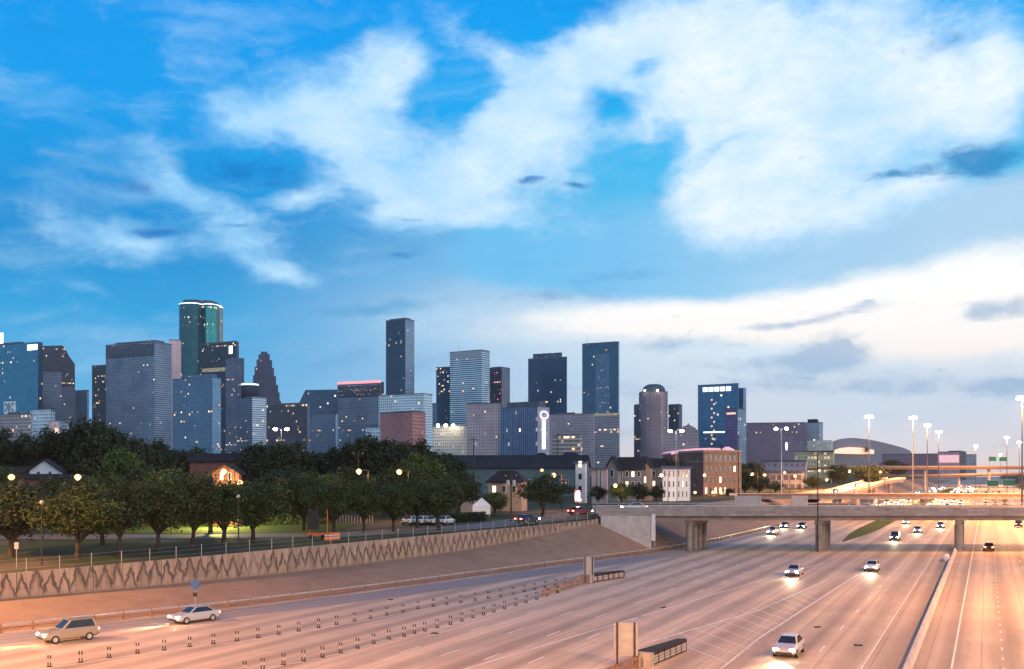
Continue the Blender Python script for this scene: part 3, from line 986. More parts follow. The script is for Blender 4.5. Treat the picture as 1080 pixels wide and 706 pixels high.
BLUE = (0.020, 0.075, 0.13)
fac('blue_glass', (0.03, 0.12, 0.165), (0.02, 0.135, 0.19), 0.86, 0.8, 0.05, rough=0.15, metal=0.55, var=0.5)
fac('dark_brown_grid', (0.022, 0.022, 0.032), (0.02, 0.024, 0.036), 0.6, 0.6, 0.12, warm=0.75, var=0.7, estr=3)
fac('grey_bands', (0.12, 0.14, 0.19), (0.04, 0.05, 0.08), 1.0, 0.5, 0.03)
fac('dark_slate', (0.05, 0.06, 0.085), (0.02, 0.03, 0.05), 0.6, 0.5, 0.08)
fac('grey_blue', (0.10, 0.13, 0.19), (0.05, 0.07, 0.11), 0.6, 0.5, 0.05)
fac('pale_grid', (0.34, 0.35, 0.40), (0.05, 0.06, 0.08), 0.55, 0.5, 0.10)
fac('white_grid', (0.55, 0.57, 0.62), (0.09, 0.10, 0.13), 0.5, 0.45, 0.06)
fac('balcony_grid', (0.30, 0.26, 0.26), (0.10, 0.08, 0.08), 0.7, 0.55, 0.28, warm=0.7, estr=2.2)
fac('big_grey_grid', (0.19, 0.21, 0.27), (0.03, 0.045, 0.075), 0.62, 0.52, 0.015, var=0.4)
fac('big_grey_bands', (0.24, 0.26, 0.32), (0.04, 0.06, 0.09), 1.0, 0.5, 0.02)
fac('pink_lit', (0.50, 0.36, 0.36), (0.22, 0.15, 0.16), 0.5, 0.5, 0.03)  # pink light falling on the walls is painted into their colour
fac('green_glass', (0.010, 0.060, 0.066), (0.010, 0.070, 0.075), 0.8, 0.75, 0.035, rough=0.13, metal=0.5, warm=0.35)
fac('green_reflection', (0.03, 0.20, 0.17), (0.03, 0.22, 0.19), 0.8, 0.75, 0.05, rough=0.12, metal=0.5)  # brighter green that paints a reflection on the dark green glass
fac('navy_dark', (0.014, 0.024, 0.040), (0.014, 0.026, 0.042), 0.7, 0.6, 0.10, warm=0.75, metal=0.2)
fac('steel_glass', (0.07, 0.115, 0.16), (0.055, 0.11, 0.16), 0.8, 0.7, 0.06, metal=0.45, rough=0.2, warm=0.7)
fac('steel_sunlit', (0.18, 0.26, 0.34), (0.13, 0.22, 0.30), 0.8, 0.7, 0.05, metal=0.45, rough=0.2)  # paler steel glass with evening light painted in, for right sides
fac('grey_mauve', (0.13, 0.14, 0.19), (0.06, 0.06, 0.09), 0.5, 0.5, 0.08, warm=0.7)
fac('white_bands', (0.50, 0.52, 0.57), (0.10, 0.11, 0.15), 1.0, 0.45, 0.08)
fac('purple_granite', (0.055, 0.052, 0.088), (0.03, 0.035, 0.06), 0.5, 0.55, 0.02)
fac('dark_brown', (0.055, 0.045, 0.055), (0.03, 0.03, 0.045), 0.55, 0.6, 0.10, warm=0.8)
fac('black_glass', (0.016, 0.045, 0.075), (0.014, 0.042, 0.07), 0.9, 0.85, 0.04, metal=0.35, rough=0.18)
fac('mid_grid', (0.16, 0.18, 0.23), (0.02, 0.03, 0.05), 0.6, 0.55, 0.07, warm=0.7)
fac('navy_grid', (0.035, 0.040, 0.060), (0.016, 0.024, 0.04), 0.6, 0.55, 0.12, warm=0.7)
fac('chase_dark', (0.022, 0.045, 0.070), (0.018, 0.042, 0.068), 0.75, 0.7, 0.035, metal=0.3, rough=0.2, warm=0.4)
fac('sunlit_facet', (0.20, 0.235, 0.28), (0.14, 0.18, 0.24), 0.7, 0.6, 0.03, metal=0.3, rough=0.25)  # sunset glow on the right facet, put into a paler facade colour
fac('white_square', (0.56, 0.58, 0.63), (0.07, 0.08, 0.11), 0.55, 0.55, 0.10)
fac('red_block', (0.30, 0.13, 0.115), (0.24, 0.11, 0.10), 0.5, 0.55, 0.006)
fac('red_balcony', (0.33, 0.15, 0.135), (0.10, 0.05, 0.05), 0.6, 0.45, 0.02)
fac('navy_yellow', (0.015, 0.04, 0.07), (0.015, 0.045, 0.075), 0.7, 0.6, 0.22, warm=0.8, estr=3, metal=0.2)
fac('white_stripes', (0.55, 0.60, 0.66), (0.035, 0.06, 0.10), 1.0, 0.52, 0.03, warm=0.7)
fac('cream_lit', (0.50, 0.46, 0.40), (0.22, 0.19, 0.14), 0.6, 0.5, 0.5, warm=0.55, estr=1.6)
fac('pink_holes', (0.36, 0.28, 0.29), (0.10, 0.085, 0.10), 0.35, 0.4, 0.12, warm=0.1)
fac('dark_red_lit', (0.028, 0.022, 0.034), (0.02, 0.02, 0.032), 0.6, 0.55, 0.10, warm=0.6, litcol=((1.0, 0.12, 0.16), (1.0, 0.75, 0.5)))
fac('mauve_side', (0.15, 0.13, 0.16), (0.07, 0.065, 0.085), 0.5, 0.6, 0.03)
fac('deep_blue', (0.014, 0.040, 0.072), (0.014, 0.042, 0.075), 0.75, 0.7, 0.05, metal=0.25, rough=0.2)
fac('tall_teal', (0.020, 0.055, 0.085), (0.022, 0.07, 0.105), 1.0, 0.7, 0.025, metal=0.4, rough=0.18)
fac('blue_fins', (0.22, 0.26, 0.36), (0.035, 0.055, 0.095), 0.82, 1.0, 0.10, warm=-0.2, metal=0.2)
fac('pink_office', (0.27, 0.22, 0.24), (0.13, 0.11, 0.13), 0.6, 0.45, 0.05)
fac('garage', (0.34, 0.29, 0.27), (0.12, 0.09, 0.07), 1.0, 0.5, 0.20, warm=0.7)
fac('tan_bands', (0.25, 0.22, 0.22), (0.09, 0.10, 0.12), 1.0, 0.5, 0.06)
fac('brown_round', (0.19, 0.14, 0.155), (0.07, 0.06, 0.075), 0.4, 0.6, 0.03)
fac('dark_wing', (0.05, 0.055, 0.075), (0.025, 0.035, 0.05), 0.6, 0.55, 0.22, warm=0.7)
fac('hotel_blue', (0.03, 0.085, 0.14), (0.03, 0.10, 0.165), 0.85, 0.75, 0.03, metal=0.4, rough=0.2)
fac('purple', (0.13, 0.085, 0.16), (0.085, 0.055, 0.12), 1.0, 0.55, 0.02)
fac('pale_blue', (0.22, 0.25, 0.32), (0.10, 0.13, 0.18), 0.6, 0.6, 0.04)
fac('plum_wide', (0.155, 0.115, 0.15), (0.10, 0.075, 0.105), 0.5, 0.5, 0.03)
fac('pale_mauve', (0.34, 0.32, 0.36), (0.17, 0.16, 0.19), 0.6, 0.5, 0.05)
fac('yellow_lit', (0.45, 0.36, 0.22), (0.30, 0.22, 0.10), 0.7, 0.6, 1.3, warm=0.75, estr=1.6, floorlit=1.0)
M['roofcap'] = surf('roof_membrane', (0.09, 0.10, 0.12), 0.85, 0.2, 0.1)
M['mech'] = surf('roof_plant_grey', (0.11, 0.12, 0.15), 0.7, 0.2, 0.1)
M['mastwhite'] = surf('mast', (0.5, 0.5, 0.5), 0.5, 0.1, 0.5)


def solve_foot(x0, xm, x2, Y, phi=None, D=40.0):
    u0, um, u2 = ((q - CX) / F for q in (x0, xm, x2))
    if x2 - xm < 0.5:                     # square to the eye: only the front is seen from here
        uc = (u0 + um) / 2
        n_ = Vector((uc, 1, 0)).normalized(); e_ = Vector((n_.y, -n_.x, 0))
        c_ = Vector((uc * Y, Y, 0)); k = c_.dot(n_)
        A = Vector((u0, 1, 0)) * (k / Vector((u0, 1, 0)).dot(n_)); B = Vector((um, 1, 0)) * (k / Vector((um, 1, 0)).dot(n_))
        return [A, B, B + n_ * D, A + n_ * D]
    if phi is None: phi = 26 + 45 * max(0, (um)) * 0.6
    c, s = math.cos(R(phi)), math.sin(R(phi))
    Xm = um * Y
    W = (Xm - u0 * Y) / (c + u0 * s)
    den = s - u2 * c
    Dd = (u2 * Y - Xm) / den
    C_ = Vector((Xm, Y, 0)); A = C_ + Vector((-c, s, 0)) * W; S = C_ + Vector((s, c, 0)) * Dd
    return [A, C_, S, A + (S - C_)]


def bld(label, x0, xm, x2, yt, Y, mf, ms=None, phi=None, D=40.0, bay=3.0, fl=3.9, mech=(), cat='skyscraper', name='office_tower', zb=3.0, capm=None, foot=None):
    ft = foot or solve_foot(x0, xm, x2, Y, phi, D)
    zt = PZ(yt, Y)
    c = sum(ft, Vector((0, 0, 0))) / len(ft)
    root = thing(name, label, cat, (c.x, c.y, zb))
    o = root.location
    b_ = MB()
    mis = [0] * len(ft)
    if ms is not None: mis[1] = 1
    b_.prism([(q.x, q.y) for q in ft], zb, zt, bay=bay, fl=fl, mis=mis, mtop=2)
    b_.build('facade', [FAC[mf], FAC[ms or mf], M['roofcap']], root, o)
    cc = sum(ft, Vector((0, 0, 0))) / len(ft)
    ins = [cc + (q - cc) * 0.985 for q in ft]
    out = [cc + (q - cc) * 1.006 for q in ft]
    rp = MB()
    n_ = len(ft)
    hp = max(0.8, Y * 0.0007)
    for i in range(n_):
        j = (i + 1) % n_
        a, b2_, c2_, d2_ = out[i], out[j], ins[j], ins[i]
        for z0_, z1_ in ((zt - 0.3, zt + hp),):
            rp.face([(a.x, a.y, z0_), (b2_.x, b2_.y, z0_), (b2_.x, b2_.y, z1_), (a.x, a.y, z1_)])
            rp.face([(a.x, a.y, z1_), (b2_.x, b2_.y, z1_), (c2_.x, c2_.y, z1_), (d2_.x, d2_.y, z1_)])
            rp.face([(d2_.x, d2_.y, z1_), (c2_.x, c2_.y, z1_), (c2_.x, c2_.y, z0_), (d2_.x, d2_.y, z0_)])
    rp.build('parapet', capm or M['mech'], root, o)
    A, B = ft[0], ft[1]
    n2 = ((ft[3] if len(ft) > 3 else ft[2]) - A)
    for m__ in mech:
        ma, mb_, my = m__[:3]
        pa, pb = (ma - x0) / max(xm - x0, 1e-6), (mb_ - x0) / max(xm - x0, 1e-6)
        a = A + (B - A) * pa + n2 * 0.2; b3 = A + (B - A) * pb + n2 * 0.2
        q = [a, b3, b3 + n2 * 0.55, a + n2 * 0.55]
        MB().prism([(r.x, r.y) for r in q], zt - 0.2, PZ(my, Y + n2.y * 0.2)).build('roof_plant', m__[3] if len(m__) > 3 else M['mech'], root, o)
    root['zt'] = zt
    return root, ft, zt


def antenna(root, px, y0, y1, Y, r=0.6, mat=None):
    a, b_ = P(px, y0, Y), P(px, y1, Y)
    b_.x = a.x
    MB().tube(a - Vector((0, 0, 6)), b_, r, r * 0.35, n=6).build('antenna', mat or M['mastwhite'], root, root.location)


def on_front(ft, f0, f1, z0, z1, out=0.4):
    """a slab standing just proud of a tower's front"""
    A, B = ft[0], ft[1]
    n_ = Vector(((B - A).y, -(B - A).x, 0)).normalized()
    a, b_ = A + (B - A) * f0 + n_ * out, A + (B - A) * f1 + n_ * out
    q = [a, b_, b_ - n_ * out * 0.9, a - n_ * out * 0.9]
    return MB().prism([(r.x, r.y) for r in q], z0, z1)


def bld_profile(label, poly, Y, D, mf, bay=3.0, fl=3.9, cat='skyscraper', name='office_tower', zb=3.0, xc=None, roofm=None):
    """a tower whose front has the outline poly (photo pixels, clockwise from lower left) and real depth D"""
    xs = [p[0] for p in poly]
    uc = ((min(xs) + max(xs)) / 2 - CX) / F
    n_ = Vector((uc, 1, 0)).normalized(); e_ = Vector((n_.y, -n_.x, 0))
    k = Vector((uc * Y, Y, 0)).dot(n_)
    pts_ = []
    for px, py in poly:
        d = Vector(((px - CX) / F, 1, 0)); q = d * (k / d.dot(n_)); q.z = H - (py - HY) / F * q.y
        pts_.append(q)
    pts_[0].z = pts_[-1].z = zb
    c = (pts_[0] + pts_[-1]) / 2 + n_ * D / 2
    root = thing(name, label, cat, (c.x, c.y, zb)); o = root.location
    b_ = MB()
    uvf = [((q - pts_[0]).dot(e_) / bay, (q.z - zb) / fl) for q in pts_]
    b_.face(list(reversed(pts_)), list(reversed(uvf)))
    back = [q + n_ * D for q in pts_]
    b_.face(back, uvf)
    nn = len(pts_)
    for i in range(nn):
        j = (i + 1) % nn
        a, d = pts_[i], pts_[j]
        steep = abs(d.z - a.z) > 0.6 * (Vector((d.x - a.x, d.y - a.y, 0)).length)
        b_.face([a, d, back[j], back[i]], [(0, (a.z - zb) / fl), (0, (d.z - zb) / fl), (round(D / bay), (d.z - zb) / fl), (round(D / bay), (a.z - zb) / fl)], 0 if steep else 1)
    b_.build('facade', [FAC[mf], roofm or M['roofcap']], root, o)
    return root, pts_, n_


def front_lights(root, ft, yt, Y, x0, x1, n_, mat, sz=1.0, name='roof_light'):
    pass


# --- left edge cluster
r, ft, zt = bld('glass tower cut off by the left picture edge, with a brightly lit top', -16, 4, 5.5, 362, 2150, 'steel_glass', 'steel_sunlit')
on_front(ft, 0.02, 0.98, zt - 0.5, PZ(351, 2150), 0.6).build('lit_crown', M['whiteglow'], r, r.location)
r, ft, zt = bld('bright blue glass tower with a lit top corner at the far left', -9, 40, 45, 361.5, 1900, 'blue_glass', 'black_glass', mech=((3, 22, 359),))
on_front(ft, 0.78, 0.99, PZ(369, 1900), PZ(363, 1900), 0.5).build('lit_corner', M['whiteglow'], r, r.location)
r, pts_, n_ = bld_profile('dark tower whose roof curves down to the right, behind the slim grey tower', [(45, 475), (45, 365), (66, 364.5), (70, 370), (73, 376), (77, 381.5), (79, 384), (79.5, 475)], 2250, 40, 'dark_brown_grid')
bld('slim grey banded tower in front of the dark tower with curved roof', 45, 65, 65, 393, 1950, 'grey_bands')
bld('small dark tower with scattered lit windows beside a paler twin', 65, 79, 79, 409.5, 1850, 'dark_slate')
bld('small pale grey-blue tower beside its dark twin', 79, 92, 94, 412, 1880, 'grey_blue', 'steel_sunlit')
r, ft, zt = bld('little white clock tower block rising above the low balcony building', 4, 15, 16.5, 423, 1300, 'white_grid', cat='tower', name='clock_tower', bay=6, fl=8)
cl = MB()
A, B = ft[0], ft[1]; nn_ = Vector(((B - A).y, -(B - A).x, 0)).normalized(); cc = (A + B) / 2 + nn_ * 0.2
cl.tube((cc.x, cc.y, PZ(429, 1300)), (cc.x + nn_.x * 0.5, cc.y + nn_.y * 0.5, PZ(429, 1300)), 4.2, n=24)
cl.build('clock_face', M['alu'], r, r.location)
bld('low concrete block with rows of warmly lit balconies at the far left', -6, 32, 34, 437, 1150, 'balcony_grid', cat='apartment block', name='apartment_block', mech=((8, 20, 434),))
bld('low white office block with a window grid right of the balcony block', 32, 53, 58, 432, 1200, 'white_grid', 'pale_grid', cat='office building', name='office_block', mech=((45, 57, 431),))
r, ft, zt = bld('low pale block with a round stair tower, right of the white office', 52, 70, 73, 444, 1120, 'pale_grid', cat='office building', name='office_block')
MB().lathe((PX(58, 1110), 1108, 3), [(6, 0), (6, PZ(446, 1110) - 3), (5.5, PZ(445, 1110) - 3)], 20).build('stair_tower', M['pinkwall'], r, r.location)
MB().box((PX(58, 1095), 1100, PZ(455, 1100)), (5, 1.0, 6)).build('lamp', M['warmglow'], r, r.location)
# --- middle left
bld('slim dark tower with brown lit windows left of the big grey grid tower', 97, 111, 112.5, 385.5, 2100, 'dark_brown_grid', 'navy_dark')
r, ft, zt = bld('big grey tower with a regular window grid and a darker top floor', 111.5, 163, 181, 361, 1950, 'big_grey_grid', 'big_grey_bands', fl=4.1, bay=3.3, mech=((118, 160, 358.5),))
on_front(ft, 0.005, 0.995, PZ(375, 1950), PZ(361.5, 1950), 0.35).build('top_band', FAC['dark_slate'], r, r.location)
antenna(r, 157.5, 360, 347, 1960); antenna(r, 172, 361, 354, 1990, 0.4)
bld('narrow pink-lit tower strip behind the big grey grid tower', 178, 191, 191, 359, 2350, 'pink_lit')
Y = 2450
prof_px = [185, 187, 192, 199, 205]
ft_ = []
cx0, cx1 = PX(185, Y), PX(226, Y)
w_ = cx1 - cx0
for q in ((0, 0.55), (0.02, 0.28), (0.10, 0.12), (0.25, 0.02), (0.42, 0.0), (0.56, 0.06), (0.60, 0.30), (0.74, 0.18), (0.88, 0.22), (0.97, 0.36), (1.0, 0.6), (1.0, 1.0), (0.4, 1.3), (0, 1.0)):
    ft_.append(Vector((cx0 + q[0] * w_, Y + q[1] * w_ * 0.8, 0)))
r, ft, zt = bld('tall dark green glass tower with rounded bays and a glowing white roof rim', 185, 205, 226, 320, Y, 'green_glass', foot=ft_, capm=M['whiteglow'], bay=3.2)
gb = MB(); zb_ = 3
for (ia, ib) in ((7, 8), (8, 9)):
    a, b_ = ft[ia], ft[ib]; n_ = Vector(((b_ - a).y, -(b_ - a).x, 0)).normalized() * 0.5
    gb.face([(a.x + n_.x, a.y + n_.y, 3), (b_.x + n_.x, b_.y + n_.y, 3), (b_.x + n_.x, b_.y + n_.y, zt - 4), (a.x + n_.x, a.y + n_.y, zt - 4)],
            [(0, 0), (6, 0), (6, 70), (0, 70)])
gb.build('reflection_strip', FAC['green_reflection'], r, r.location)  # overlay painting the lighter reflection onto the rounded glass
MB().prism([(q.x, q.y) for q in [cx for cx in [sum(ft, Vector()) / len(ft) + (q_ - sum(ft, Vector()) / len(ft)) * 0.8 for q_ in ft]]], zt - 1, PZ(315.5, Y)).build('roof_plant', M['roofcap'], r, r.location)
antenna(r, 232.8 - 20, 318, 312, Y, 0.4)
mm = MB().tube(P(232.8, 378, 2300), P(232.8, 325, 2300), 1.1, 0.5, n=6)
ms_ = single('radio_mast', mm, M['steel'], 'thin radio mast with a white light rising right of the green glass tower', 'mast', loc=P(232.8, 378, 2300))
mb_ = MB().lathe(P(232.8, 324, 2300), [(0.2, -1), (1.3, -0.5), (1.5, 0), (1.3, 1), (0.2, 1.5)], 10).build('light', M['warmlamp'], ms_, P(232.8, 378, 2300))
r, ft, zt = bld('dark navy tower with a lit white roof panel, right of the green tower', 212, 249, 252, 361, 2150, 'navy_dark', 'dark_slate', mech=((216, 248, 359.5),))
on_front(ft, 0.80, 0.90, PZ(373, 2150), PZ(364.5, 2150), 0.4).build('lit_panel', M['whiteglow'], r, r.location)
on_front(ft, 0.03, 0.7, PZ(391, 2150), PZ(387, 2150), 0.4).build('lit_floor', FAC['yellow_lit'], r, r.location)
bld('dark grey wing stepping down at the right of the navy tower', 238, 255, 257.5, 378.5, 2080, 'grey_mauve', 'dark_slate')
r, ft, zt = bld('pale steel blue glass tower in front of the green and navy towers', 182, 224, 233, 398.5, 1700, 'steel_glass', 'steel_sunlit', mech=((193, 222, 394.5, FAC['steel_glass']),))
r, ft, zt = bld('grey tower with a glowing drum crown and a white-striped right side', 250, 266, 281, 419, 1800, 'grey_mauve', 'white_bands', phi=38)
cq = Vector((PX(261, 1810), 1826, 0))
MB().lathe((cq.x, cq.y, zt), [(15, -0.5), (15, PZ(406, 1810) - zt)], 28).build('crown_drum', FAC['dark_brown_grid'], r, r.location)
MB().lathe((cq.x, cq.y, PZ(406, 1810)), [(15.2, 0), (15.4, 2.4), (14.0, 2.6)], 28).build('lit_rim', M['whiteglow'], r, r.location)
stp = [(264, 475), (264, 424), (265.5, 424), (265.5, 408), (266.8, 408), (266.8, 396), (268.5, 396), (268.5, 387), (270.5, 387), (270.5, 379.5), (272.5, 379.5), (272.5, 374), (275, 374), (275, 371),
       (282, 371), (282, 373.5), (284.5, 373.5), (284.5, 380), (287, 380), (287, 388), (289, 388), (289, 397), (291.2, 397), (291.2, 406), (293.3, 406), (293.3, 414), (295, 414), (295, 423), (296.5, 423), (296.5, 475)]
bld_profile('purple-grey tower with a stepped gothic gable rising to a narrow top', stp, 2300, 60, 'purple_granite')
bld('dark brown flat block with sparse warm windows, right of the drum crown', 281, 324, 326.5, 426, 1500, 'dark_brown', 'mauve_side', mech=((290, 318, 424.5),), cat='office building', name='office_block')
bld_profile('dark glass tower with a slanted left shoulder, like a cut-off wedge', [(315, 475), (315, 426), (322, 411.5), (357, 411), (357, 475)], 2100, 45, 'black_glass')
bld('pale grey-blue block in front of the wedge-shaped dark tower', 326, 354, 356.5, 437, 1600, 'grey_blue', 'steel_sunlit', cat='office building', name='office_block')
r, ft, zt = bld('dark grid tower crowned by a glowing red band', 356, 402, 405, 403.6, 1850, 'mid_grid', 'navy_grid')
on_front(ft, 0.0, 1.0, zt - 0.3, PZ(401, 1850), 0.7).build('red_crown', M['redlamp'], r, r.location)
on_front(ft, 0.003, 0.997, PZ(418, 1850), PZ(406, 1850), 0.4).build('dark_floors', FAC['navy_grid'], r, r.location)
bld('grey lower block at the foot of the red-crowned tower', 358, 398, 401, 449.5, 1650, 'grey_blue', cat='office building', name='office_block')
# --- centre
r, ft, zt = bld('tallest slender tower, dark front and pale right facet, standing alone at the centre', 407, 427.5, 437, 336.8, 2000, 'chase_dark', 'sunlit_facet', mech=((409, 426, 335),), phi=33)
antenna(r, 423, 336, 332, 2010, 0.5)
r, ft, zt = bld('white office block with a grid of square windows behind the red brick block', 399.5, 447, 456, 415.5, 1500, 'white_square', 'white_square', cat='office building', name='office_block', bay=3.4)
r, ft, zt = bld('square red brick block with a balcony side, in front of the white gridded office', 401, 435, 448.5, 434.8, 900, 'red_block', 'red_balcony', cat='apartment block', name='apartment_block', phi=36, bay=2.6, fl=3.2, mech=((412, 434, 433),))
bld('small white block at the left foot of the red brick block', 386, 401, 402, 451, 1100, 'white_grid', cat='office building', name='office_block')
bld('dark blue tower with many yellow windows left of the white-striped tower', 460, 474.5, 475, 387.5, 2100, 'navy_yellow')
bld('slim plain grey tower left of the white-striped tower at low height', 453.5, 460.5, 461, 426, 1900, 'grey_blue')
r, ft, zt = bld('white tower with dark horizontal window stripes and a plain top band', 474.5, 508, 516.5, 369.5, 1900, 'white_stripes', 'white_stripes', phi=34, fl=3.8)
on_front(ft, 0.0, 1.0, PZ(377, 1900), PZ(369.8, 1900), 0.4).build('top_band', M['steel'], r, r.location)
antenna(r, 484, 369, 364.5, 1910, 0.6)
r, ft, zt = bld('cream block with rows of yellow lit windows, left of the pinkish block', 456, 490, 493, 449.5, 1300, 'cream_lit', cat='office building', name='office_block')
for k in range(3):
    MB().box((PX(462 + k * 8, 1296), 1296, PZ(449, 1296)), (3.2, 1.5, 3)).build('roof_lamp', M['warmlamp'], r, r.location)
r, ft, zt = bld('pinkish block dotted with small white-lit windows, left of the finned blue block', 492.5, 525, 528.5, 425.5, 1250, 'pink_holes', 'mauve_side', cat='office building', name='office_block', bay=4.0)
bld('short dark tower with red lights and a paler right side', 515, 529, 537.8, 387.8, 2100, 'dark_red_lit', 'mauve_side', phi=38, mech=((516, 526, 386.5),))
r, ft, zt = bld('wide dark navy tower with notched top corners', 557, 597.5, 598, 377, 2050, 'deep_blue', mech=((562, 592.5, 371.5, FAC['deep_blue']),))
r, ft, zt = bld('tall teal-grey glass slab with a pale vertical sheen, tallest of the right half', 614, 652, 653.2, 361, 2000, 'tall_teal', 'sunlit_facet', mech=((616, 650, 360),))
on_front(ft, 0.38, 0.76, 8, PZ(372, 2000), 0.35).build('sheen_strip', FAC['steel_glass'], r, r.location)  # lighter overlay that paints the vertical reflection on the glass
antenna(r, 619.5, 361, 356.5, 2005, 0.7)
r, ft, zt = bld('blue block with pale vertical fins beside the lit pink sign', 528, 567, 579.5, 429, 1150, 'blue_fins', 'pale_mauve', phi=36, cat='office building', name='office_block', bay=2.6, mech=((532, 566, 423.2),))
C_ = ft[1]; S_ = ft[2]; d_ = (S_ - C_).normalized(); n_ = Vector((d_.y, -d_.x, 0))
L_ = (S_ - C_).length
q0, q1 = C_ + d_ * L_ * 0.35 + n_ * 0.3, C_ + d_ * L_ * 0.62 + n_ * 0.3
ng = thing('neon_sign', 'pink glowing ring and vertical neon strip on the corner of the finned blue block', 'sign', (q0.x, q0.y, PZ(474, 1150)))
MB().prism([(r_.x, r_.y) for r_ in (q0, q1, q1 + n_ * 0.6, q0 + n_ * 0.6)], PZ(474, 1160), PZ(443, 1160)).build('neon_strip', M['pinkglow'], ng, ng.location)
rg = MB(); mid_ = (C_ + d_ * L_ * 0.5) + n_ * 1.0
for k in range(20):
    t0, t1 = 2 * math.pi * k / 20, 2 * math.pi * (k + 1) / 20
    f_ = lambda t: Vector((mid_.x, mid_.y, PZ(438, 1160))) + d_ * (math.cos(t) * 7.5) + Vector((0, 0, math.sin(t) * 4.0))
    rg.tube(f_(t0), f_(t1), 0.8, n=6, caps=False)
rg.build('neon_ring', M['pinkglow'], ng, ng.location)
bld('wide pinkish office block with a pale roof line, right of the neon ring', 579.5, 626, 627, 436.5, 1500, 'pink_office', cat='office building', name='office_block', mech=((586, 606, 434.5),))
bld('low parking garage with orange lit decks below the wide pinkish office', 583, 612, 614, 459, 1000, 'garage', cat='parking garage', name='parking_garage')
r, ft, zt = bld('tan banded block with a golden lit top below the tall teal slab', 625, 652.5, 653.5, 437, 1700, 'tan_bands', cat='office building', name='office_block')
on_front(ft, 0.0, 1.0, PZ(438.2, 1700), PZ(435.6, 1700), 0.5).build('lit_floor', FAC['yellow_lit'], r, r.location)
# --- right of centre
Y = 1700
ftw = []
x0_, x1_ = PX(677, Y), PX(705.3, Y); w_ = x1_ - x0_
for k in range(9):
    t_ = math.pi * k / 8
    ftw.append(Vector(((x0_ + x1_) / 2 - math.cos(t_) * w_ / 2, Y + 10 - math.sin(t_) * 12, 0)))
ftw += [Vector((x1_, Y + 40, 0)), Vector((x0_, Y + 40, 0))]
r, ft, zt = bld('brown round-fronted tower under a shallow dark dome with two white lights', 677, 705, 705, 413.5, Y, 'brown_round', foot=ftw)
cx_ = (x0_ + x1_) / 2
zz = [PZ(q, Y) - PZ(413.5, Y) for q in (413.5, 409.5, 406.5, 404.8, 404.4)]
MB().lathe((cx_, Y + 18, PZ(413.5, Y)), [(w_ * .44, 0), (w_ * .42, zz[1]), (w_ * .34, zz[2]), (w_ * .22, zz[3]), (0.5, zz[4])], 24).build('dome', FAC['dark_slate'], r, r.location)
for px in (680, 693.5):
    MB().lathe(P(px, 412, Y - 6), [(0.3, -1.3), (1.4, 0), (0.3, 1.3)], 8).build('roof_lamp', M['warmlamp'], r, r.location)
bld('narrow dark blue wing left of the domed brown tower', 668.6, 677.5, 678, 427.5, 1720, 'dark_wing', mech=((670, 677, 426.3),))
bld('dark wing with warm windows right of the domed brown tower', 705, 716, 719.5, 427.5, 1720, 'dark_wing', 'grey_blue', mech=((705, 716, 426.2),))
bld_profile('pinkish low block with a small pyramid gable right of the domed tower', [(702, 478), (702, 456), (719, 456), (720, 450), (724.5, 448.6), (726, 446.2), (727.5, 448.6), (732, 450.5), (737, 455), (738, 478)], 1300, 40, 'pink_office', cat='office building', name='office_block')
r, ft, zt = bld('deep blue hotel tower with five white square lights along its top', 736, 778.5, 779, 405, 1650, 'hotel_blue')
for k in range(5):
    f0 = 0.13 + k * 0.145
    on_front(ft, f0, f0 + 0.115, PZ(412, 1650), PZ(407.3, 1650), 0.5).build('light_panel', M['whiteglow'], r, r.location)
for k in range(11):
    on_front(ft, 0.33 + 0.06 * (k % 2), 0.37 + 0.06 * (k % 2), PZ(420 + k * 4.7 + 1.8, 1650), PZ(420 + k * 4.7, 1650), 0.4).build('lit_window', M['warmglow'], r, r.location)
on_front(ft, 0.14, 0.70, PZ(456.2, 1650), PZ(454.8, 1650), 0.5).build('light_band', M['whiteglow'], r, r.location)
bld('lower right shoulder of the deep blue hotel with a pale lit edge', 778.5, 784, 787, 410, 1660, 'hotel_blue', 'pale_blue')
r, ft, zt = bld('slim purple block with a lit top sign strip, overlapping the blue hotel', 764.5, 778, 787, 431.5, 1400, 'purple', 'pale_blue', phi=42, cat='office building', name='office_block')
on_front(ft, 0.15, 0.85, PZ(437, 1400), PZ(435, 1400), 0.5).build('lit_sign', M['warmglow'], r, r.location)
bld('very wide plum block, long and flat, right of the slim purple block', 779, 848, 848, 446.5, 1500, 'plum_wide', cat='hotel', name='hotel_block', D=30)
bld('pale mauve block with a dark roof box right of the plum block', 847.5, 864, 868, 446, 1490, 'pale_mauve', 'pale_blue', mech=((851, 860, 442, M['roofdark']),), cat='office building', name='office_block')
r, ft, zt = bld('low golden lit block with glowing terraces at the foot of the pale mauve block', 838, 879, 880, 476, 900, 'yellow_lit', cat='building', name='lit_building', zb=5)
on_front(ft, 0.36, 0.98, PZ(475.5, 900), PZ(464.5, 900), 2.5).build('billboard', FAC['cream_lit'], r, r.location)
fig = MB().tube(P(829.5, 475, 880), P(829.5, 469, 880), 0.6, 1.2, n=8)
fig.lathe(P(829.5, 467.6, 880), [(0.1, -0.9), (1.0, 0), (0.1, 1.0)], 8)
single('lit_obelisk', fig, M['whiteglow'], 'small white glowing upright figure-like light left of the golden lit block', 'light sculpture')

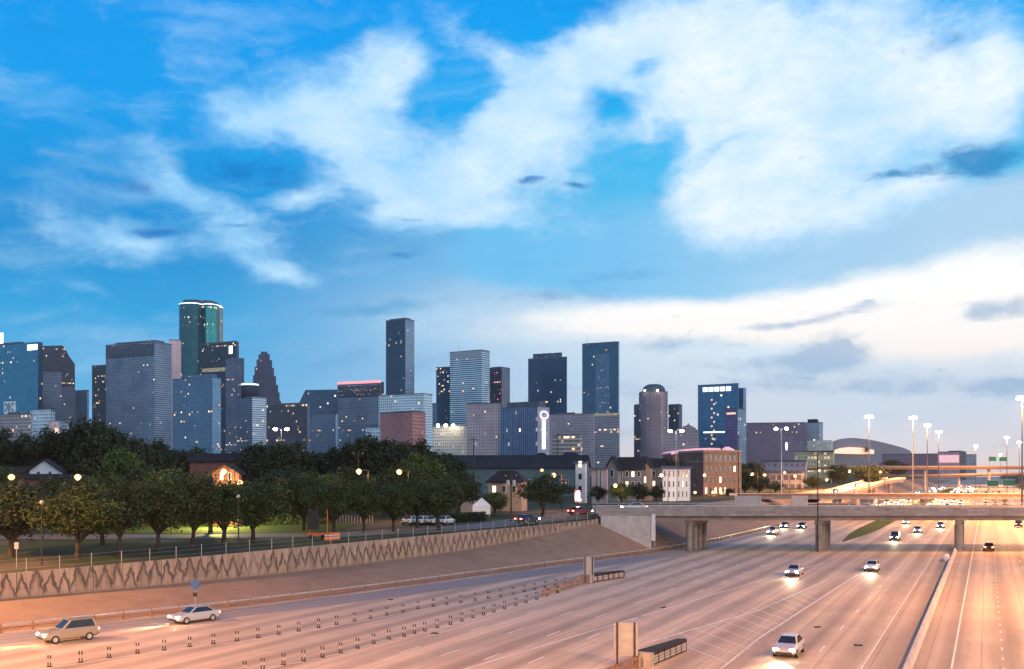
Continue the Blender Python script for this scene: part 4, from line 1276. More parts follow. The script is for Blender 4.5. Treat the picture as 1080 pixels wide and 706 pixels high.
# ------------------------------------------------------------------ stadium and low buildings on the right
Y = 1500
outl = [(868, 484), (868, 474), (878, 466), (886, 463.2), (896, 462), (906, 462.5), (918, 464), (930, 466.5), (942, 469.5), (953, 472.5), (960, 475.5), (962, 478.5), (962, 484)]
r, pts_, n_ = bld_profile('grey stadium with a long arched roof and an orange lit opening beneath it', outl, Y, 160, 'pale_blue', cat='stadium', name='stadium', zb=4, bay=12, fl=60, roofm=M['roofgrey'])
M['stadium'] = surf('stadium_cladding', (0.30, 0.30, 0.34), 0.6, 0.12, 0.02)
M['stadiumgrey'] = surf('stadium_wall', (0.28, 0.26, 0.30), 0.7, 0.12, 0.02)
r.children[0].data.materials[0] = M['stadium']
lens = [(879, 478.4), (879.5, 475.2), (886, 472.8), (896, 471.8), (908, 472.4), (920, 474.4), (928, 476.4), (934, 478.6), (906, 479.2)]
lm = MB()
q = [P(a, b_, Y - 3) for a, b_ in lens]
lm.face(list(reversed(q))); lm.face([a + Vector((0, 2.5, 0)) for a in q])
for i in range(len(q)):
    j = (i + 1) % len(q)
    lm.face([q[i], q[j], q[j] + Vector((0, 2.5, 0)), q[i] + Vector((0, 2.5, 0))])
lm.build('lit_opening', M['warmglow'], r, r.location)
sr = MB(); cc = P(914, 474.5, Y - 6)
for k in range(4):
    t_ = math.pi * k / 4
    d = Vector((math.cos(t_), 0, math.sin(t_)))
    sr.tube(cc - d * 5.0, cc + d * 5.0, 0.7, n=6)
sr.build('star_emblem', M['roofdark'], r, r.location)
bld('long low grey hall right of the stadium', 930, 1000, 1001, 479, 1350, 'plum_wide', cat='hall', name='exhibition_hall', zb=4)
r, ft, zt = bld('low pink-lit building with a dark roof beneath the far lamps', 989, 1012, 1019, 477, 1100, 'pink_lit', 'dark_slate', phi=50, cat='building', name='lit_building', zb=4, mech=((999, 1011, 475.4),))
on_front(ft, 0.03, 0.97, PZ(488, 1100), PZ(480, 1100), 0.5).build('lit_front', lamp_mat('rose_glow', (1.0, 0.36, 0.34), 0.6), r, r.location)
bld('small pale block beside the pink-lit building', 1019, 1029, 1030, 480, 1150, 'pale_mauve', cat='building', name='lit_building', zb=4)
bld('long low tan building with a lit cornice left of the golden lit block', 803, 850, 851, 487, 520, 'pink_office', cat='building', name='warehouse', zb=5)
bld('low brown building with orange ground-floor lights near the ramp', 786, 846, 848, 499, 450, 'balcony_grid', cat='building', name='warehouse', zb=5)

# arched red-lit roof behind the brick building
ar = MB()
seg = [(708, 477.5), (713, 475.8), (722, 474.2), (734, 473), (748, 472.6), (760, 473), (770, 474.5)]
Y = 700
q = [P(a, b_, Y) for a, b_ in seg]
for a, b_ in zip(q, q[1:]):
    ar.face([a, b_, b_ + Vector((0, 50, 0)), a + Vector((0, 50, 0))])
    ar.face([a - Vector((0, 0, 1.6)), b_ - Vector((0, 0, 1.6)), b_, a])
lit_roof = thing('arched_hall', 'hall with a rose-red glowing arched roof behind the big brick building', 'hall', (PX(740, Y), Y + 25, 5))
ar.build('roof', lamp_mat('red_roof_glow', (1.0, 0.13, 0.17), 0.6), lit_roof, lit_roof.location)
MB().box((PX(739, Y), Y + 25, 5 + (PZ(479, Y) - 5) / 2), (PX(768, Y) - PX(710, Y), 48, PZ(479, Y) - 5)).build('wall', M['brick'], lit_roof, lit_roof.location)
# red lit ornament on the roof
om = thing('roof_ornament', 'red lit ornament with a pointed finial on the roof of the big brick building', 'ornament', P(766, 476, 335))
oz = om.location
o1 = MB()
for k in range(5):
    a = P(763 + k * 2.6, 476.5, 335)
    o1.lathe(a, [(0.7, -0.6), (0.9, 0.2), (0.7, 0.8 + 0.5 * math.sin(k)), (0.1, 1.2 + 0.5 * math.sin(k))], 8)
o1.build('ornament_body', lamp_mat('dim_red', (0.9, 0.05, 0.08), 0.5), om, oz)
MB().lathe(P(761, 477, 335), [(0.25, 0), (0.3, 1.6), (0.02, 3.2)], 8).build('finial', M['roofdark'], om, oz)

# ------------------------------------------------------------------ houses and blocks nearer by


def house(label, x0, xm, x2, y_eave, y_ridge, Y, wall, roof, hip=False, ridge='x', phi=20, zb=None, win=None, name='house', cat='house', over=0.5, lit=None, side=None):
    """house with a gabled or hipped roof; ridge along the front (x) or running back (y)"""
    ft = solve_foot(x0, xm, x2, Y, phi, 11.0)
    c = sum(ft, Vector()) / 4
    zb = ground_z(c.x, c.y) - 0.3 if zb is None else zb
    ze, zr = PZ(y_eave, Y), PZ(y_ridge, Y)
    root = thing(name, label, cat, (c.x, c.y, zb)); o = root.location
    A, B, S, T = ft
    e = (B - A).normalized(); n_ = (T - A).normalized()
    MB().prism([(q.x, q.y) for q in ft], zb, ze, bottom=False).build('wall', wall, root, o)
    A2, B2, S2, T2 = A - e * over - n_ * over, B + e * over - n_ * over, S + e * over + n_ * over, T - e * over + n_ * over
    up = Vector((0, 0, 1))
    rb = MB(); th = 0.22
    ez = lambda q: Vector((q.x, q.y, ze - 0.05))
    if ridge == 'x':
        m0, m1 = (A2 + T2) / 2, (B2 + S2) / 2
        if hip: L = (B2 - A2).length; k = min(0.42, (T2 - A2).length / 2 / L); m0, m1 = m0 + (m1 - m0) * k, m1 - (m1 - m0) * k
        m0, m1 = Vector((m0.x, m0.y, zr)), Vector((m1.x, m1.y, zr))
        fs = [[ez(A2), ez(B2), m1, m0], [ez(S2), ez(T2), m0, m1]]
        gab = [[ez(B2), ez(S2), m1], [ez(T2), ez(A2), m0]]
        gb_ = [[Vector((B.x, B.y, ze)), Vector((S.x, S.y, ze)), Vector(((B.x + S.x) / 2, (B.y + S.y) / 2, zr - 0.15))], [Vector((T.x, T.y, ze)), Vector((A.x, A.y, ze)), Vector(((A.x + T.x) / 2, (A.y + T.y) / 2, zr - 0.15))]]
    else:
        m0, m1 = (A2 + B2) / 2, (S2 + T2) / 2
        m0, m1 = Vector((m0.x, m0.y, zr)), Vector((m1.x, m1.y, zr))
        fs = [[ez(A2), m0, m1, ez(T2)], [m0, ez(B2), ez(S2), m1]]
        gab = [[ez(A2), ez(B2), m0], [ez(S2), ez(T2), m1]]
        gb_ = [[Vector((A.x, A.y, ze)), Vector((B.x, B.y, ze)), Vector(((A.x + B.x) / 2, (A.y + B.y) / 2, zr - 0.15))], [Vector((S.x, S.y, ze)), Vector((T.x, T.y, ze)), Vector(((S.x + T.x) / 2, (S.y + T.y) / 2, zr - 0.15))]]
    for f_ in fs:
        rb.face(f_); rb.face([q - up * th for q in reversed(f_)])
        for i in range(len(f_)):
            a, b_ = f_[i], f_[(i + 1) % len(f_)]
            rb.face([a, b_, b_ - up * th, a - up * th])
    if hip:
        for g in gab: rb.face(g)
    else:
        g2 = MB()
        for g in gb_: g2.face(g)
        g2.build('gable', wall, root, o)
    rb.build('roof', roof, root, o)
    W = (B - A).length
    out = Vector((e.y, -e.x, 0))
    for wv in (win or []):
        f0, f1, z0, z1 = wv[:4]
        lit_ = wv[4] if len(wv) > 4 else False
        fr = MB()
        a, b_ = A + e * (W * f0), A + e * (W * f1)
        z0_, z1_ = zb + z0, zb + z1
        fr.prism([(r_.x, r_.y) for r_ in (a + out * 0.08, b_ + out * 0.08, b_ - out * 0.02, a - out * 0.02)], z0_, z1_)
        fo_ = fr.build('window', M['white'], root, o)
        a2, b2_ = a + e * 0.09, b_ - e * 0.09
        MB().prism([(r_.x, r_.y) for r_ in (a2 + out * 0.11, b2_ + out * 0.11, b2_ + out * 0.0, a2 + out * 0.0)], z0_ + 0.09, z1_ - 0.09).build('pane', M['glasslit'] if lit_ else M['glassdark'], fo_, o)
    return root, ft, zb, ze


grid = lambda cols, floors, h0=1.0, fh=3.0, wd=0.09, wh=1.5, lit=(): [((c + 0.5) / cols - wd / 2, (c + 0.5) / cols + wd / 2, h0 + f * fh, h0 + f * fh + wh, (c, f) in lit) for c in range(cols) for f in range(floors)]

house('white gabled house front among the dark trees at the far left', 31, 64, 66, 497, 484, 190, M['whitewall'], M['roofdark'], ridge='y', win=[(0.25, 0.36, 8.0, 9.2), (0.62, 0.73, 8.0, 9.2)])
house('long dark low house roof left of the white gabled house', -20, 32, 34, 500, 492, 195, M['brick'], M['roofdark'], ridge='x')
house('dark red low house below the white gabled house', 24, 80, 82, 504, 500, 175, M['brick'], M['roofdark'], ridge='x', hip=True)
house('red gabled house glowing in the orange street lamp behind the trees', 224, 252, 255, 499, 488.5, 165, M['brick'], M['roofdark'], ridge='y', win=[(0.3, 0.42, 7.8, 9.0, True), (0.6, 0.72, 7.8, 9.0)])
house('long dark roofed house with white end posts behind the lamp-lit gable', 200, 260, 264, 486, 478, 240, M['brick'], M['roofdark'], ridge='x')
house('small white flat-roofed building half hidden between two dark tree crowns', 337, 354, 358, 486, 484.5, 250, M['whitewall'], M['roofgrey'], ridge='x')
# big warehouse
r, ft, zb, ze = house('very long low warehouse with a dark roof and teal metal walls', 455, 616, 622, 493.5, 479.5, 320, M['tealwall'], M['roofdark'], ridge='x', phi=12, name='warehouse', cat='warehouse', win=[(0.02 + k * 0.12, 0.06 + k * 0.12, 3.5, 5.5) for k in range(8)])
house('warm lit house with a dark hipped roof below the warehouse', 515, 550, 556, 508, 496.5, 205, M['tanwall'], M['roofdark'], hip=True, ridge='x', win=[(0.12, 0.24, 4.0, 5.4, True), (0.42, 0.54, 4.0, 5.4), (0.72, 0.84, 4.0, 5.4)])
house('small pinkish flat-roofed hut left of the hipped house', 486, 500, 501.5, 512, 511.3, 200, M['pinkwall'], M['roofgrey'], ridge='x')
house('little dark hip-roofed pavilion on the warehouse side with a white wall', 560, 578, 582, 484, 477.5, 420, M['whitewall'], M['roofdark'], hip=True, ridge='x', name='pavilion')
house('second dark hip-roofed pavilion right of the first one above the warehouse', 588, 612, 616, 484, 477, 430, M['whitewall'], M['roofdark'], hip=True, ridge='x', name='pavilion')
# town houses
house('tall slim white townhouse with a pinkish party wall', 607, 617, 619, 488, 487.2, 250, M['whitewall'], M['roofgrey'], ridge='x', name='townhouse', cat='townhouse', win=[(0.3, 0.7, 3 + k * 3.0, 4.6 + k * 3.0, k == 2) for k in range(3)])
r, ft, zb, ze = house('pale townhouse with tall dark red window strips near the street end', 624, 640, 641, 494, 493, 245, M['pinkwall'], M['roofgrey'], ridge='x', name='townhouse', cat='townhouse', win=[(0.3, 0.42, 3.5, 8.5), (0.55, 0.67, 3.5, 8.5)])
house('dark townhouse with a steep pointed gable beside the pale one', 639, 652, 655, 496, 481, 262, M['greywall'], M['roofdark'], ridge='y', name='townhouse', cat='townhouse', phi=30, win=[(0.35, 0.65, 6.5, 8.5), (0.35, 0.65, 3, 4.6)])
house('grey townhouse with white framed windows under a black roof', 652, 677, 680, 495, 482, 262, M['greywall'], M['roofdark'], ridge='x', name='townhouse', cat='townhouse', win=grid(4, 3, 1.3, 2.6, 0.13, 1.5, {(1, 1), (2, 2)}))
house('narrow townhouse with a pale pointed gable right of the grey one', 674, 685, 688, 493, 481, 264, M['tanwall'], M['roofdark'], ridge='y', name='townhouse', cat='townhouse', phi=30, win=[(0.3, 0.7, 2.0 + k * 2.9, 3.7 + k * 2.9, k == 1) for k in range(3)])
house('dark townhouse in shade between the gables and the bright white row', 686, 701, 703, 492, 483.5, 268, M['greywall'], M['roofdark'], ridge='x', name='townhouse', cat='townhouse', win=grid(2, 3, 1.3, 2.6, 0.2, 1.5, {(0, 1)}))
house('bright white floodlit townhouse left of the second white one', 699, 713, 714, 494, 491.5, 258, M['whitewall'], M['roofgrey'], ridge='x', name='townhouse', cat='townhouse', win=grid(3, 3, 1.2, 2.6, 0.14, 1.6))
house('second white floodlit townhouse against the dark red brick side wall', 714, 726.5, 728, 494, 492, 259, M['whitewall'], M['roofgrey'], ridge='x', name='townhouse', cat='townhouse', win=grid(3, 3, 1.2, 2.6, 0.14, 1.6, {(1, 1)}))
# big brick building: its corner is at column 742, the dark red side to its left
Y = 330
uA, uB, uC = PX(742, Y), PX(782, Y), PX(718, Y + 14)
c0 = Vector((uA, Y, 0)); c1 = Vector((PX(782, Y + 4), Y + 4, 0)); c2 = Vector((PX(716, Y + 22), Y + 22, 0))
ft = [c0, c1, c1 + (c2 - c0), c2]
zb, zt = 5.8, PZ(477, Y)
bk = thing('brick_building', 'big four-storey brick building with a pale cornice and warm lit front', 'building', ((c0.x + c1.x) / 2, Y + 10, zb)); o = bk.location
M['brownwall'] = surf('brown_brick', (0.34, 0.20, 0.135), 0.85, 0.2, 1.2)
MB().prism([(q.x, q.y) for q in ft], zb, zt, mis=[0, 0, 1, 1], mtop=2).build('wall', [M['brownwall'], M['brick'], M['roofcap']], bk, o)
oc = sum(ft, Vector()) / 4
MB().prism([((oc + (q - oc) * 1.03).x, (oc + (q - oc) * 1.03).y) for q in ft], zt + 0.01, zt + 0.7).build('cornice', M['tanwall'], bk, o)
MB().prism([((oc + (q - oc) * 1.015).x, (oc + (q - oc) * 1.015).y) for q in ft], zt - 3.2, zt - 2.9).build('string_course', M['tanwall'], bk, o)
e = (c1 - c0).normalized(); W = (c1 - c0).length; out = Vector((e.y, -e.x, 0))
for f_ in range(4):
    for k in range(8):
        a = c0 + e * (W * (k + 0.28) / 8); b_ = c0 + e * (W * (k + 0.74) / 8); z0 = zb + 0.9 + f_ * (zt - zb) / 4.1
        wd_ = MB().prism([(r_.x, r_.y) for r_ in (a + out * 0.07, b_ + out * 0.07, b_ - out * 0.02, a - out * 0.02)], z0, z0 + 2.0).build('window', M['tanwall'], bk, o)
        a2, b2_ = a + e * 0.1, b_ - e * 0.1
        lit_ = f_ == 0 and k in (0, 2, 3, 4) or (f_, k) in ((1, 3), (2, 6))
        MB().prism([(r_.x, r_.y) for r_ in (a2 + out * 0.1, b2_ + out * 0.1, b2_, a2)], z0 + 0.1, z0 + 1.9).build('pane', M['glasslit'] if lit_ else M['glassdark'], wd_, o)
e2 = (c2 - c0).normalized(); W2 = (c2 - c0).length; out2 = Vector((-e2.y, e2.x, 0))
for f_ in range(3):
    for k in range(2):
        a = c0 + e2 * (W2 * (k * 0.45 + 0.2)); b_ = a + e2 * 1.6; z0 = zb + 4.0 + f_ * 3.4
        wd_ = MB().prism([(r_.x, r_.y) for r_ in (a + out2 * 0.07, b_ + out2 * 0.07, b_ - out2 * 0.02, a - out2 * 0.02)], z0, z0 + 1.8).build('window', M['tanwall'], bk, o)
        MB().prism([(r_.x, r_.y) for r_ in (a + e2 * .1 + out2 * 0.1, b_ - e2 * .1 + out2 * 0.1, b_ - e2 * .1, a + e2 * .1)], z0 + 0.1, z0 + 1.7).build('pane', M['glassdark'], wd_, o)
# grey storage boxes by the bridge approach
for x0_, x1_, lab in ((775, 803, 'grey ribbed wall panel beside the street left of the other one'), (835, 852, 'grey ribbed wall panel on the street right of the other one')):
    a, b_ = P(x0_, 535, 240), P(x1_, 535, 240)
    bx = MB(); nr = 14
    for k in range(nr):
        q0, q1 = a.lerp(b_, k / nr), a.lerp(b_, (k + 0.8) / nr)
        bx.box(((q0 + q1) / 2) + Vector((0, 0, 1.2)), ((q1 - q0).length, 0.25 + 0.1 * (k % 2), 2.9))
    bx.box((a + b_) / 2 + Vector((0, 0.25, 1.2)), ((b_ - a).length, 0.12, 2.7))
    single('noise_panel', bx, M['steel'], lab, 'noise wall')

# ------------------------------------------------------------------ trees


def tree_proto(seed, ht=9.0, spread=3.9, trunk_h=2.4, nclump=46, leaves=105, leafsize=0.27, flat=0.78):
    rnd = random.Random(seed)
    root = thing('tree', 'tree', 'tree')
    cz = trunk_h + (ht - trunk_h) * 0.5
    rz_ = (ht - trunk_h) * 0.5
    clumps = []
    while len(clumps) < nclump:
        d = Vector((rnd.gauss(0, 1), rnd.gauss(0, 1), rnd.gauss(0, 1))).normalized()
        k = rnd.uniform(0.35, 1.0) ** 0.6
        wob = 0.78 + 0.42 * mnoise.noise(d * 1.6 + Vector((seed * 3.1, 0, 0)))
        q = Vector((d.x * spread * k * wob, d.y * spread * k * wob, cz + d.z * rz_ * k * (1.0 if d.z > 0 else flat) * (0.85 + 0.3 * wob - 0.15)))
        clumps.append((q, rnd.uniform(0.55, 1.15) * spread / 3.9))
    vs, fs = [], []
    for q, rr in clumps:
        for _ in range(int(leaves * rr)):
            d = Vector((rnd.gauss(0, 0.55), rnd.gauss(0, 0.55), rnd.gauss(0, 0.42))) * rr
            c = q + d
            if c.z < trunk_h * 0.72: continue
            n_ = (Vector((rnd.gauss(0, 1), rnd.gauss(0, 1), rnd.gauss(0.6, 1)))).normalized()
            t1 = n_.orthogonal().normalized(); t2 = n_.cross(t1)
            an = rnd.uniform(0, 6.28); ca, sa = math.cos(an), math.sin(an)
            u1, u2 = t1 * ca + t2 * sa, t2 * ca - t1 * sa
            s = leafsize * rnd.uniform(0.55, 1.15)
            b_ = len(vs)
            vs += [c - u1 * s * 0.9, c - u2 * s * 0.42, c + u1 * s * 0.9, c + u2 * s * 0.42]
            fs.append((b_, b_ + 1, b_ + 2, b_ + 3))
    me = bpy.data.meshes.new('crown')
    me.from_pydata([tuple(v) for v in vs], [], fs)
    me.materials.append(M['leaf'])
    cr = bpy.data.objects.new('crown', me); COL.objects.link(cr); cr.parent = root
    tb = MB()
    lean = Vector((rnd.uniform(-.2, .2), rnd.uniform(-.2, .2), 0))
    r0 = 0.030 * ht
    top = Vector((0, 0, trunk_h)) + lean
    tb.tube((0, 0, -0.4), (0, 0, 0.25), r0 * 1.5, r0 * 1.05, 10)
    tb.tube((0, 0, 0.25), top, r0 * 1.05, r0 * 0.8, 10)
    for q, rr in rnd.sample(clumps, 11):
        m_ = top.lerp(q, 0.5) + Vector((0, 0, 0.25))
        tb.tube(top - Vector((0, 0, 0.2)), m_, r0 * 0.5, r0 * 0.3, 7); tb.tube(m_, q, r0 * 0.3, r0 * 0.1, 6)
    tb.build('trunk', M['bark'], root)
    root['ht'] = ht
    return root


M['leafc'] = leaf_mat('mid_green_leaves', (0.020, 0.036, 0.010), (0.066, 0.092, 0.026))
protos = [tree_proto(11 + i, ht=9.0, spread=4.4 + 0.3 * (i % 3), trunk_h=2.1, nclump=54 + 4 * (i % 3)) for i in range(6)]
big = [tree_proto(41 + i, ht=17.0, spread=7.2, trunk_h=4.0, nclump=70, leaves=60, leafsize=0.62) for i in range(4)]
used = set()
rt = random.Random(5)


def plant_tree(pool, px, loc, ht, label, group, mat=None, wide=1.0):
    pr = pool[rt.randrange(len(pool))]
    if pr.name in used:
        o = copy_tree(pr)
        mustlabel = True
    else:
        o = pr; used.add(pr.name)
    o.location = loc
    k = ht / (9.0 if pool is protos else 17.0)
    jw = rt.uniform(0.92, 1.28); jh = rt.uniform(0.93, 1.08)
    o.scale = (k * wide * jw, k * wide * rt.uniform(0.92, 1.28), k * jh)
    o.rotation_euler = (0, 0, rt.uniform(0, 6.28))
    tag(o, label, 'tree', group)
    if mat is not None:
        for ch in o.children:
            if ch.name.startswith('crown'):
                ch.material_slots[0].link = 'OBJECT'; ch.material_slots[0].material = mat
    return o


front = [(12, 588, 508, 1.15), (82, 590, 507, 1.0), (108, 575, 500, 1.0), (125, 586, 506, 1.0), (167, 581, 508, 1.0), (203, 578, 503, 1.05), (236, 575, 506, 1.0), (267, 572, 504, 1.05),
         (320, 560, 503, 1.0), (352, 563, 506, 1.0), (384, 562, 506, 1.0), (415, 561, 508, 1.0), (440, 557, 506, 1.0), (463, 560, 505, 1.05), (572, 547, 500, 1.35)]
for i, (px, py, ty, wd) in enumerate(front):
    g = GG(px, py)
    ht = (py - ty) / F * g.y
    lab = 'round dark tree standing alone right of the hipped house' if px == 572 else \
        f'{ordinal(i)} tree from the left in the front row above the retaining wall'
    plant_tree(protos, px, g, ht, lab, 'trees in the front row above the retaining wall', M['leafc'] if i in (1, 4, 6, 9, 13) else None, wd)
mid_t = [(-4, 496, 165), (30, 506, 150), (60, 505, 155), (96, 496, 160), (150, 497, 165), (180, 494, 170), (222, 504, 150), (285, 496, 180), (305, 492, 190), (335, 497, 178), (365, 494, 185), (398, 492, 190), (428, 490, 195), (483, 497, 190)]
for i, (px, ty, Y) in enumerate(mid_t):
    x = PX(px, Y); gz = ground_z(x, Y)
    plant_tree(protos, px, (x, Y, gz - 0.1), PZ(ty, Y) - gz, f'{ordinal(i)} tree from the left in the second row, between front row and tall oaks', 'trees of the second row', M['leafd'] if i % 3 else M['leafc'], 1.1)
bg = [(10, 462, 250), (36, 468, 255), (58, 458, 240), (78, 454, 235), (99, 452, 230), (119, 455, 238), (139, 461, 245), (158, 467, 250), (182, 471, 255), (203, 474, 280), (258, 477, 250), (274, 473, 240), (291, 471, 235), (309, 472, 240),
      (328, 475, 245), (348, 477, 265), (364, 470, 250), (381, 467, 240), (399, 466, 236), (417, 467, 240), (436, 469, 245), (455, 475, 250), (472, 480, 262)]
for i, (px, ty, Y) in enumerate(bg):
    x = PX(px, Y); gz = ground_z(x, Y)
    plant_tree(big, px, (x, Y, gz - 0.2), PZ(ty, Y) - gz + 0.7, f'{ordinal(i)} tall dark oak from the left along the treeline below the skyline', 'tall oaks below the skyline', M['leafd'], 0.95)
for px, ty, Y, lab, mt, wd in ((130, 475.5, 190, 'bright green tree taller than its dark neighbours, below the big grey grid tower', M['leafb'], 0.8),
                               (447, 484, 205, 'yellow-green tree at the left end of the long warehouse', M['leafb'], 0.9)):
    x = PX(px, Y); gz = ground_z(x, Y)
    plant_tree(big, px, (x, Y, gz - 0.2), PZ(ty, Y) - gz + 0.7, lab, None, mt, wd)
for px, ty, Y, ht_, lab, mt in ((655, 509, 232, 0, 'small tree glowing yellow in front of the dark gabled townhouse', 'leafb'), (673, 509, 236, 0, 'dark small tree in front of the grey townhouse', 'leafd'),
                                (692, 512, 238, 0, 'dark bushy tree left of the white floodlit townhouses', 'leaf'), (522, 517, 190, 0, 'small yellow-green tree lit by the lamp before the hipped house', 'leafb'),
                                (769, 514, 320, 0, 'dark shrub-like tree at the right foot of the big brick building', 'leafd'), (786, 499, 345, 0, 'dark tree right of the big brick building, left of its neighbour', 'leafd'),
                                (801, 503, 350, 0, 'second dark tree right of the big brick building', 'leafd'), (818, 507, 360, 0, 'dark tree in front of the low brown building with orange lights', 'leaf'),
                                (886, 489, 470, 0, 'dark tree left of the biggest tree beside the exit ramp', 'leafd'), (917, 487, 430, 0, 'biggest dark tree beside the exit ramp, below the stadium', 'leafd'),
                                (858, 500, 440, 0, 'small dark tree behind the second bridge by the golden lights', 'leaf'), (938, 485, 900, 0, 'far dark tree on the skyline below the stadium arch', 'leafd'),
                                (948, 486, 905, 0, 'far dark tree right of its twin below the stadium arch', 'leafd'), (705, 484, 300, 0, 'dark tree rising behind the white floodlit townhouses', 'leafd'), (692, 483, 305, 0, 'dark tree rising behind the shaded townhouse', 'leafd'),
                                (757, 484, 420, 0, 'dark tree crown just behind the big brick building', 'leafd'), (790, 487, 430, 0, 'dark tree behind the low tan building at its left end', 'leafd'), (631, 512, 238, 0, 'dark small tree below the pale townhouse', 'leafd')):
    x = PX(px, Y); gz = ground_z(x, Y) if Y < 250 else 5.5
    plant_tree(protos, px, (x, Y, gz - 0.1), max(PZ(ty, Y) - gz, 3.0), lab, None, M[mt], 1.15)

# hedge
hd = MB(); rh = random.Random(3)
ha, hb = GG(466, 552), GG(512, 550)
hvs, hfs = [], []
for _ in range(2600):
    k = rh.random(); c = ha.lerp(hb, k) + Vector((rh.uniform(-.2, .2), rh.uniform(-.9, .9), rh.uniform(0, 1.6)))
    n_ = Vector((rh.gauss(0, 1), rh.gauss(0, 1), rh.gauss(0, 1))).normalized(); t1 = n_.orthogonal().normalized(); t2 = n_.cross(t1); s = rh.uniform(.12, .26)
    hd.face([c - t1 * s, c - t2 * s * .5, c + t1 * s, c + t2 * s * .5])
single('hedge', hd, M['leafd'], 'clipped dark hedge beside the street below the warehouse', 'hedge')

# ------------------------------------------------------------------ lamps


def light(name, kind, loc, energy, color, parent=None, org=(0, 0, 0), size=0.3, cone=None, blend=0.6, aim=None):
    l_ = bpy.data.lights.new(name, kind); l_.energy = energy; l_.color = color; l_.shadow_soft_size = size
    if cone: l_.spot_size = R(cone); l_.spot_blend = blend
    o = bpy.data.objects.new(name, l_); COL.objects.link(o)
    o.location = Vector(loc) - Vector(org)
    if aim is not None: o.rotation_euler = (-Vector(aim)).to_track_quat('Z', 'Y').to_euler()
    if parent is not None: o.parent = parent
    return o


SODIUM = (1.0, 0.42, 0.12)
HM = 11.5


def high_mast(px, py, Y, label, energy=26000, zb=0.0, loc=None, h=None, mat='warmlamp', col=SODIUM, rad=1.05):
    p = P(px, py, Y) if loc is None else Vector(loc) + Vector((0, 0, h))
    root = thing('high_mast_lamp', label, 'lamp', (p.x, p.y, zb), group='high mast lamps along the freeway')
    o = root.location
    MB().tube((p.x, p.y, zb), (p.x, p.y, p.z), 0.30, 0.12, 10).build('pole', M['pole'], root, o)
    rg = MB()
    for k in range(12):
        t0, t1 = 2 * math.pi * k / 12, 2 * math.pi * (k + 1) / 12
        rg.tube(p + Vector((math.cos(t0) * rad * .7, math.sin(t0) * rad * .7, 0)), p + Vector((math.cos(t1) * rad * .7, math.sin(t1) * rad * .7, 0)), 0.09, n=5, caps=False)
    rg.bar(p - Vector((rad * .7, 0, 0)), p + Vector((rad * .7, 0, 0)), .1, .1); rg.bar(p - Vector((0, rad * .7, 0)), p + Vector((0, rad * .7, 0)), .1, .1)
    rg.build('ring', M['steel'], root, o)
    for k in range(6):
        t_ = 2 * math.pi * k / 6
        c = p + Vector((math.cos(t_) * rad, math.sin(t_) * rad, -0.25))
        MB().lathe(c, [(0.22, 0.45), (0.52, 0.25), (0.62, -0.12), (0.42, -0.5), (0.1, -0.62)], 12).build('luminaire', M[mat], root, o)
    if energy:
        light('lamp_light', 'SPOT', p - Vector((0, 0, 1.0)), energy * HM, col, root, o, 0.8, 165, 0.35, (0, 0, -1))
    return root


for px, py, Y, lab, en in ((916.5, 439, 384, 'tall high mast lamp above the stadium roof', 20000), (963, 440, 398, 'brightest high mast lamp just right of the stadium', 20000), (978, 448, 454, 'second of the three high mast lamps in a row right of the stadium', 16000),
                           (990, 455, 540, 'third of the three high mast lamps in a row right of the stadium', 16000), (1029, 470, 840, 'far high mast lamp above the small pale block', 0), (1062, 461, 648, 'high mast lamp at right between the flyover signs and the picture edge', 16000),
                           (1078, 419, 287, 'nearest and highest high mast lamp touching the right picture edge', 20000), (1075, 466, 760, 'small far high mast lamp at the right picture edge under the highest one', 0), (1055, 479, 1000, 'lowest and most distant high mast lamp just above the flyover', 0)):
    high_mast(px, py, Y, lab, (en or 12000) * 1.8, zb=0.0)
# the same row goes on towards the eye along the right of the freeway, outside the picture
HMX = [(40, 19, 12500), (120, 20, 15500), (205, 20, 15000)]
for i, (s, v, en) in enumerate(HMX):
    q = SV(s, v)
    high_mast(0, 0, 0, f'{ordinal(i)} high mast lamp along the right freeway edge, outside the picture', en, zb=0.0, loc=q, h=30.0)
q = SV(-16, -28)  # unseen mast added to throw more light on the middle lanes
high_mast(0, 0, 0, 'added unseen high mast lamp behind the eye, lighting the middle lanes', 70000, zb=0.0, loc=q, h=32.0)
q = SV(8, -72)  # mast added out of view to brighten the near ramp
high_mast(0, 0, 0, 'added high mast lamp beside the ramp, unseen, lighting the ramp', 9000, zb=0.5, loc=q, h=28.0)
q = SV(46, -104)  # another unseen mast, added to brighten the ramp and retaining wall
high_mast(0, 0, 0, 'added high mast lamp left of the ramp, unseen, lighting ramp and wall', 22000, zb=1.0, loc=q, h=26.0)

# tall twin-head lamps
for px, py, Y, lab, grp in ((296.5, 453, 300, 'tall pinkish glowing twin lamp in front of the dark brown block', None), (824, 452.5, 330, 'tall glowing twin lamp in front of the wide plum block', None), (713, 455, 300, 'white glowing twin lamp before the small pyramid gable', None)):
    p = P(px, py, Y)
    root = thing('street_lamp', lab, 'street lamp', (p.x, p.y, 5.5)); o = root.location
    MB().tube((p.x, p.y, 5.5), (p.x, p.y, p.z), 0.22, 0.12, 8).build('pole', M['steel'], root, o)
    for sg in (-1, 1):
        MB().bar(p, p + Vector((sg * 1.4, 0, 0.25)), 0.12, 0.12).build('arm', M['steel'], root, o)
        MB().lathe(p + Vector((sg * 1.7, 0, 0.1)), [(0.2, 0.35), (0.6, 0.1), (0.6, -0.25), (0.2, -0.45)], 12).build('luminaire', M['warmlamp'], root, o)


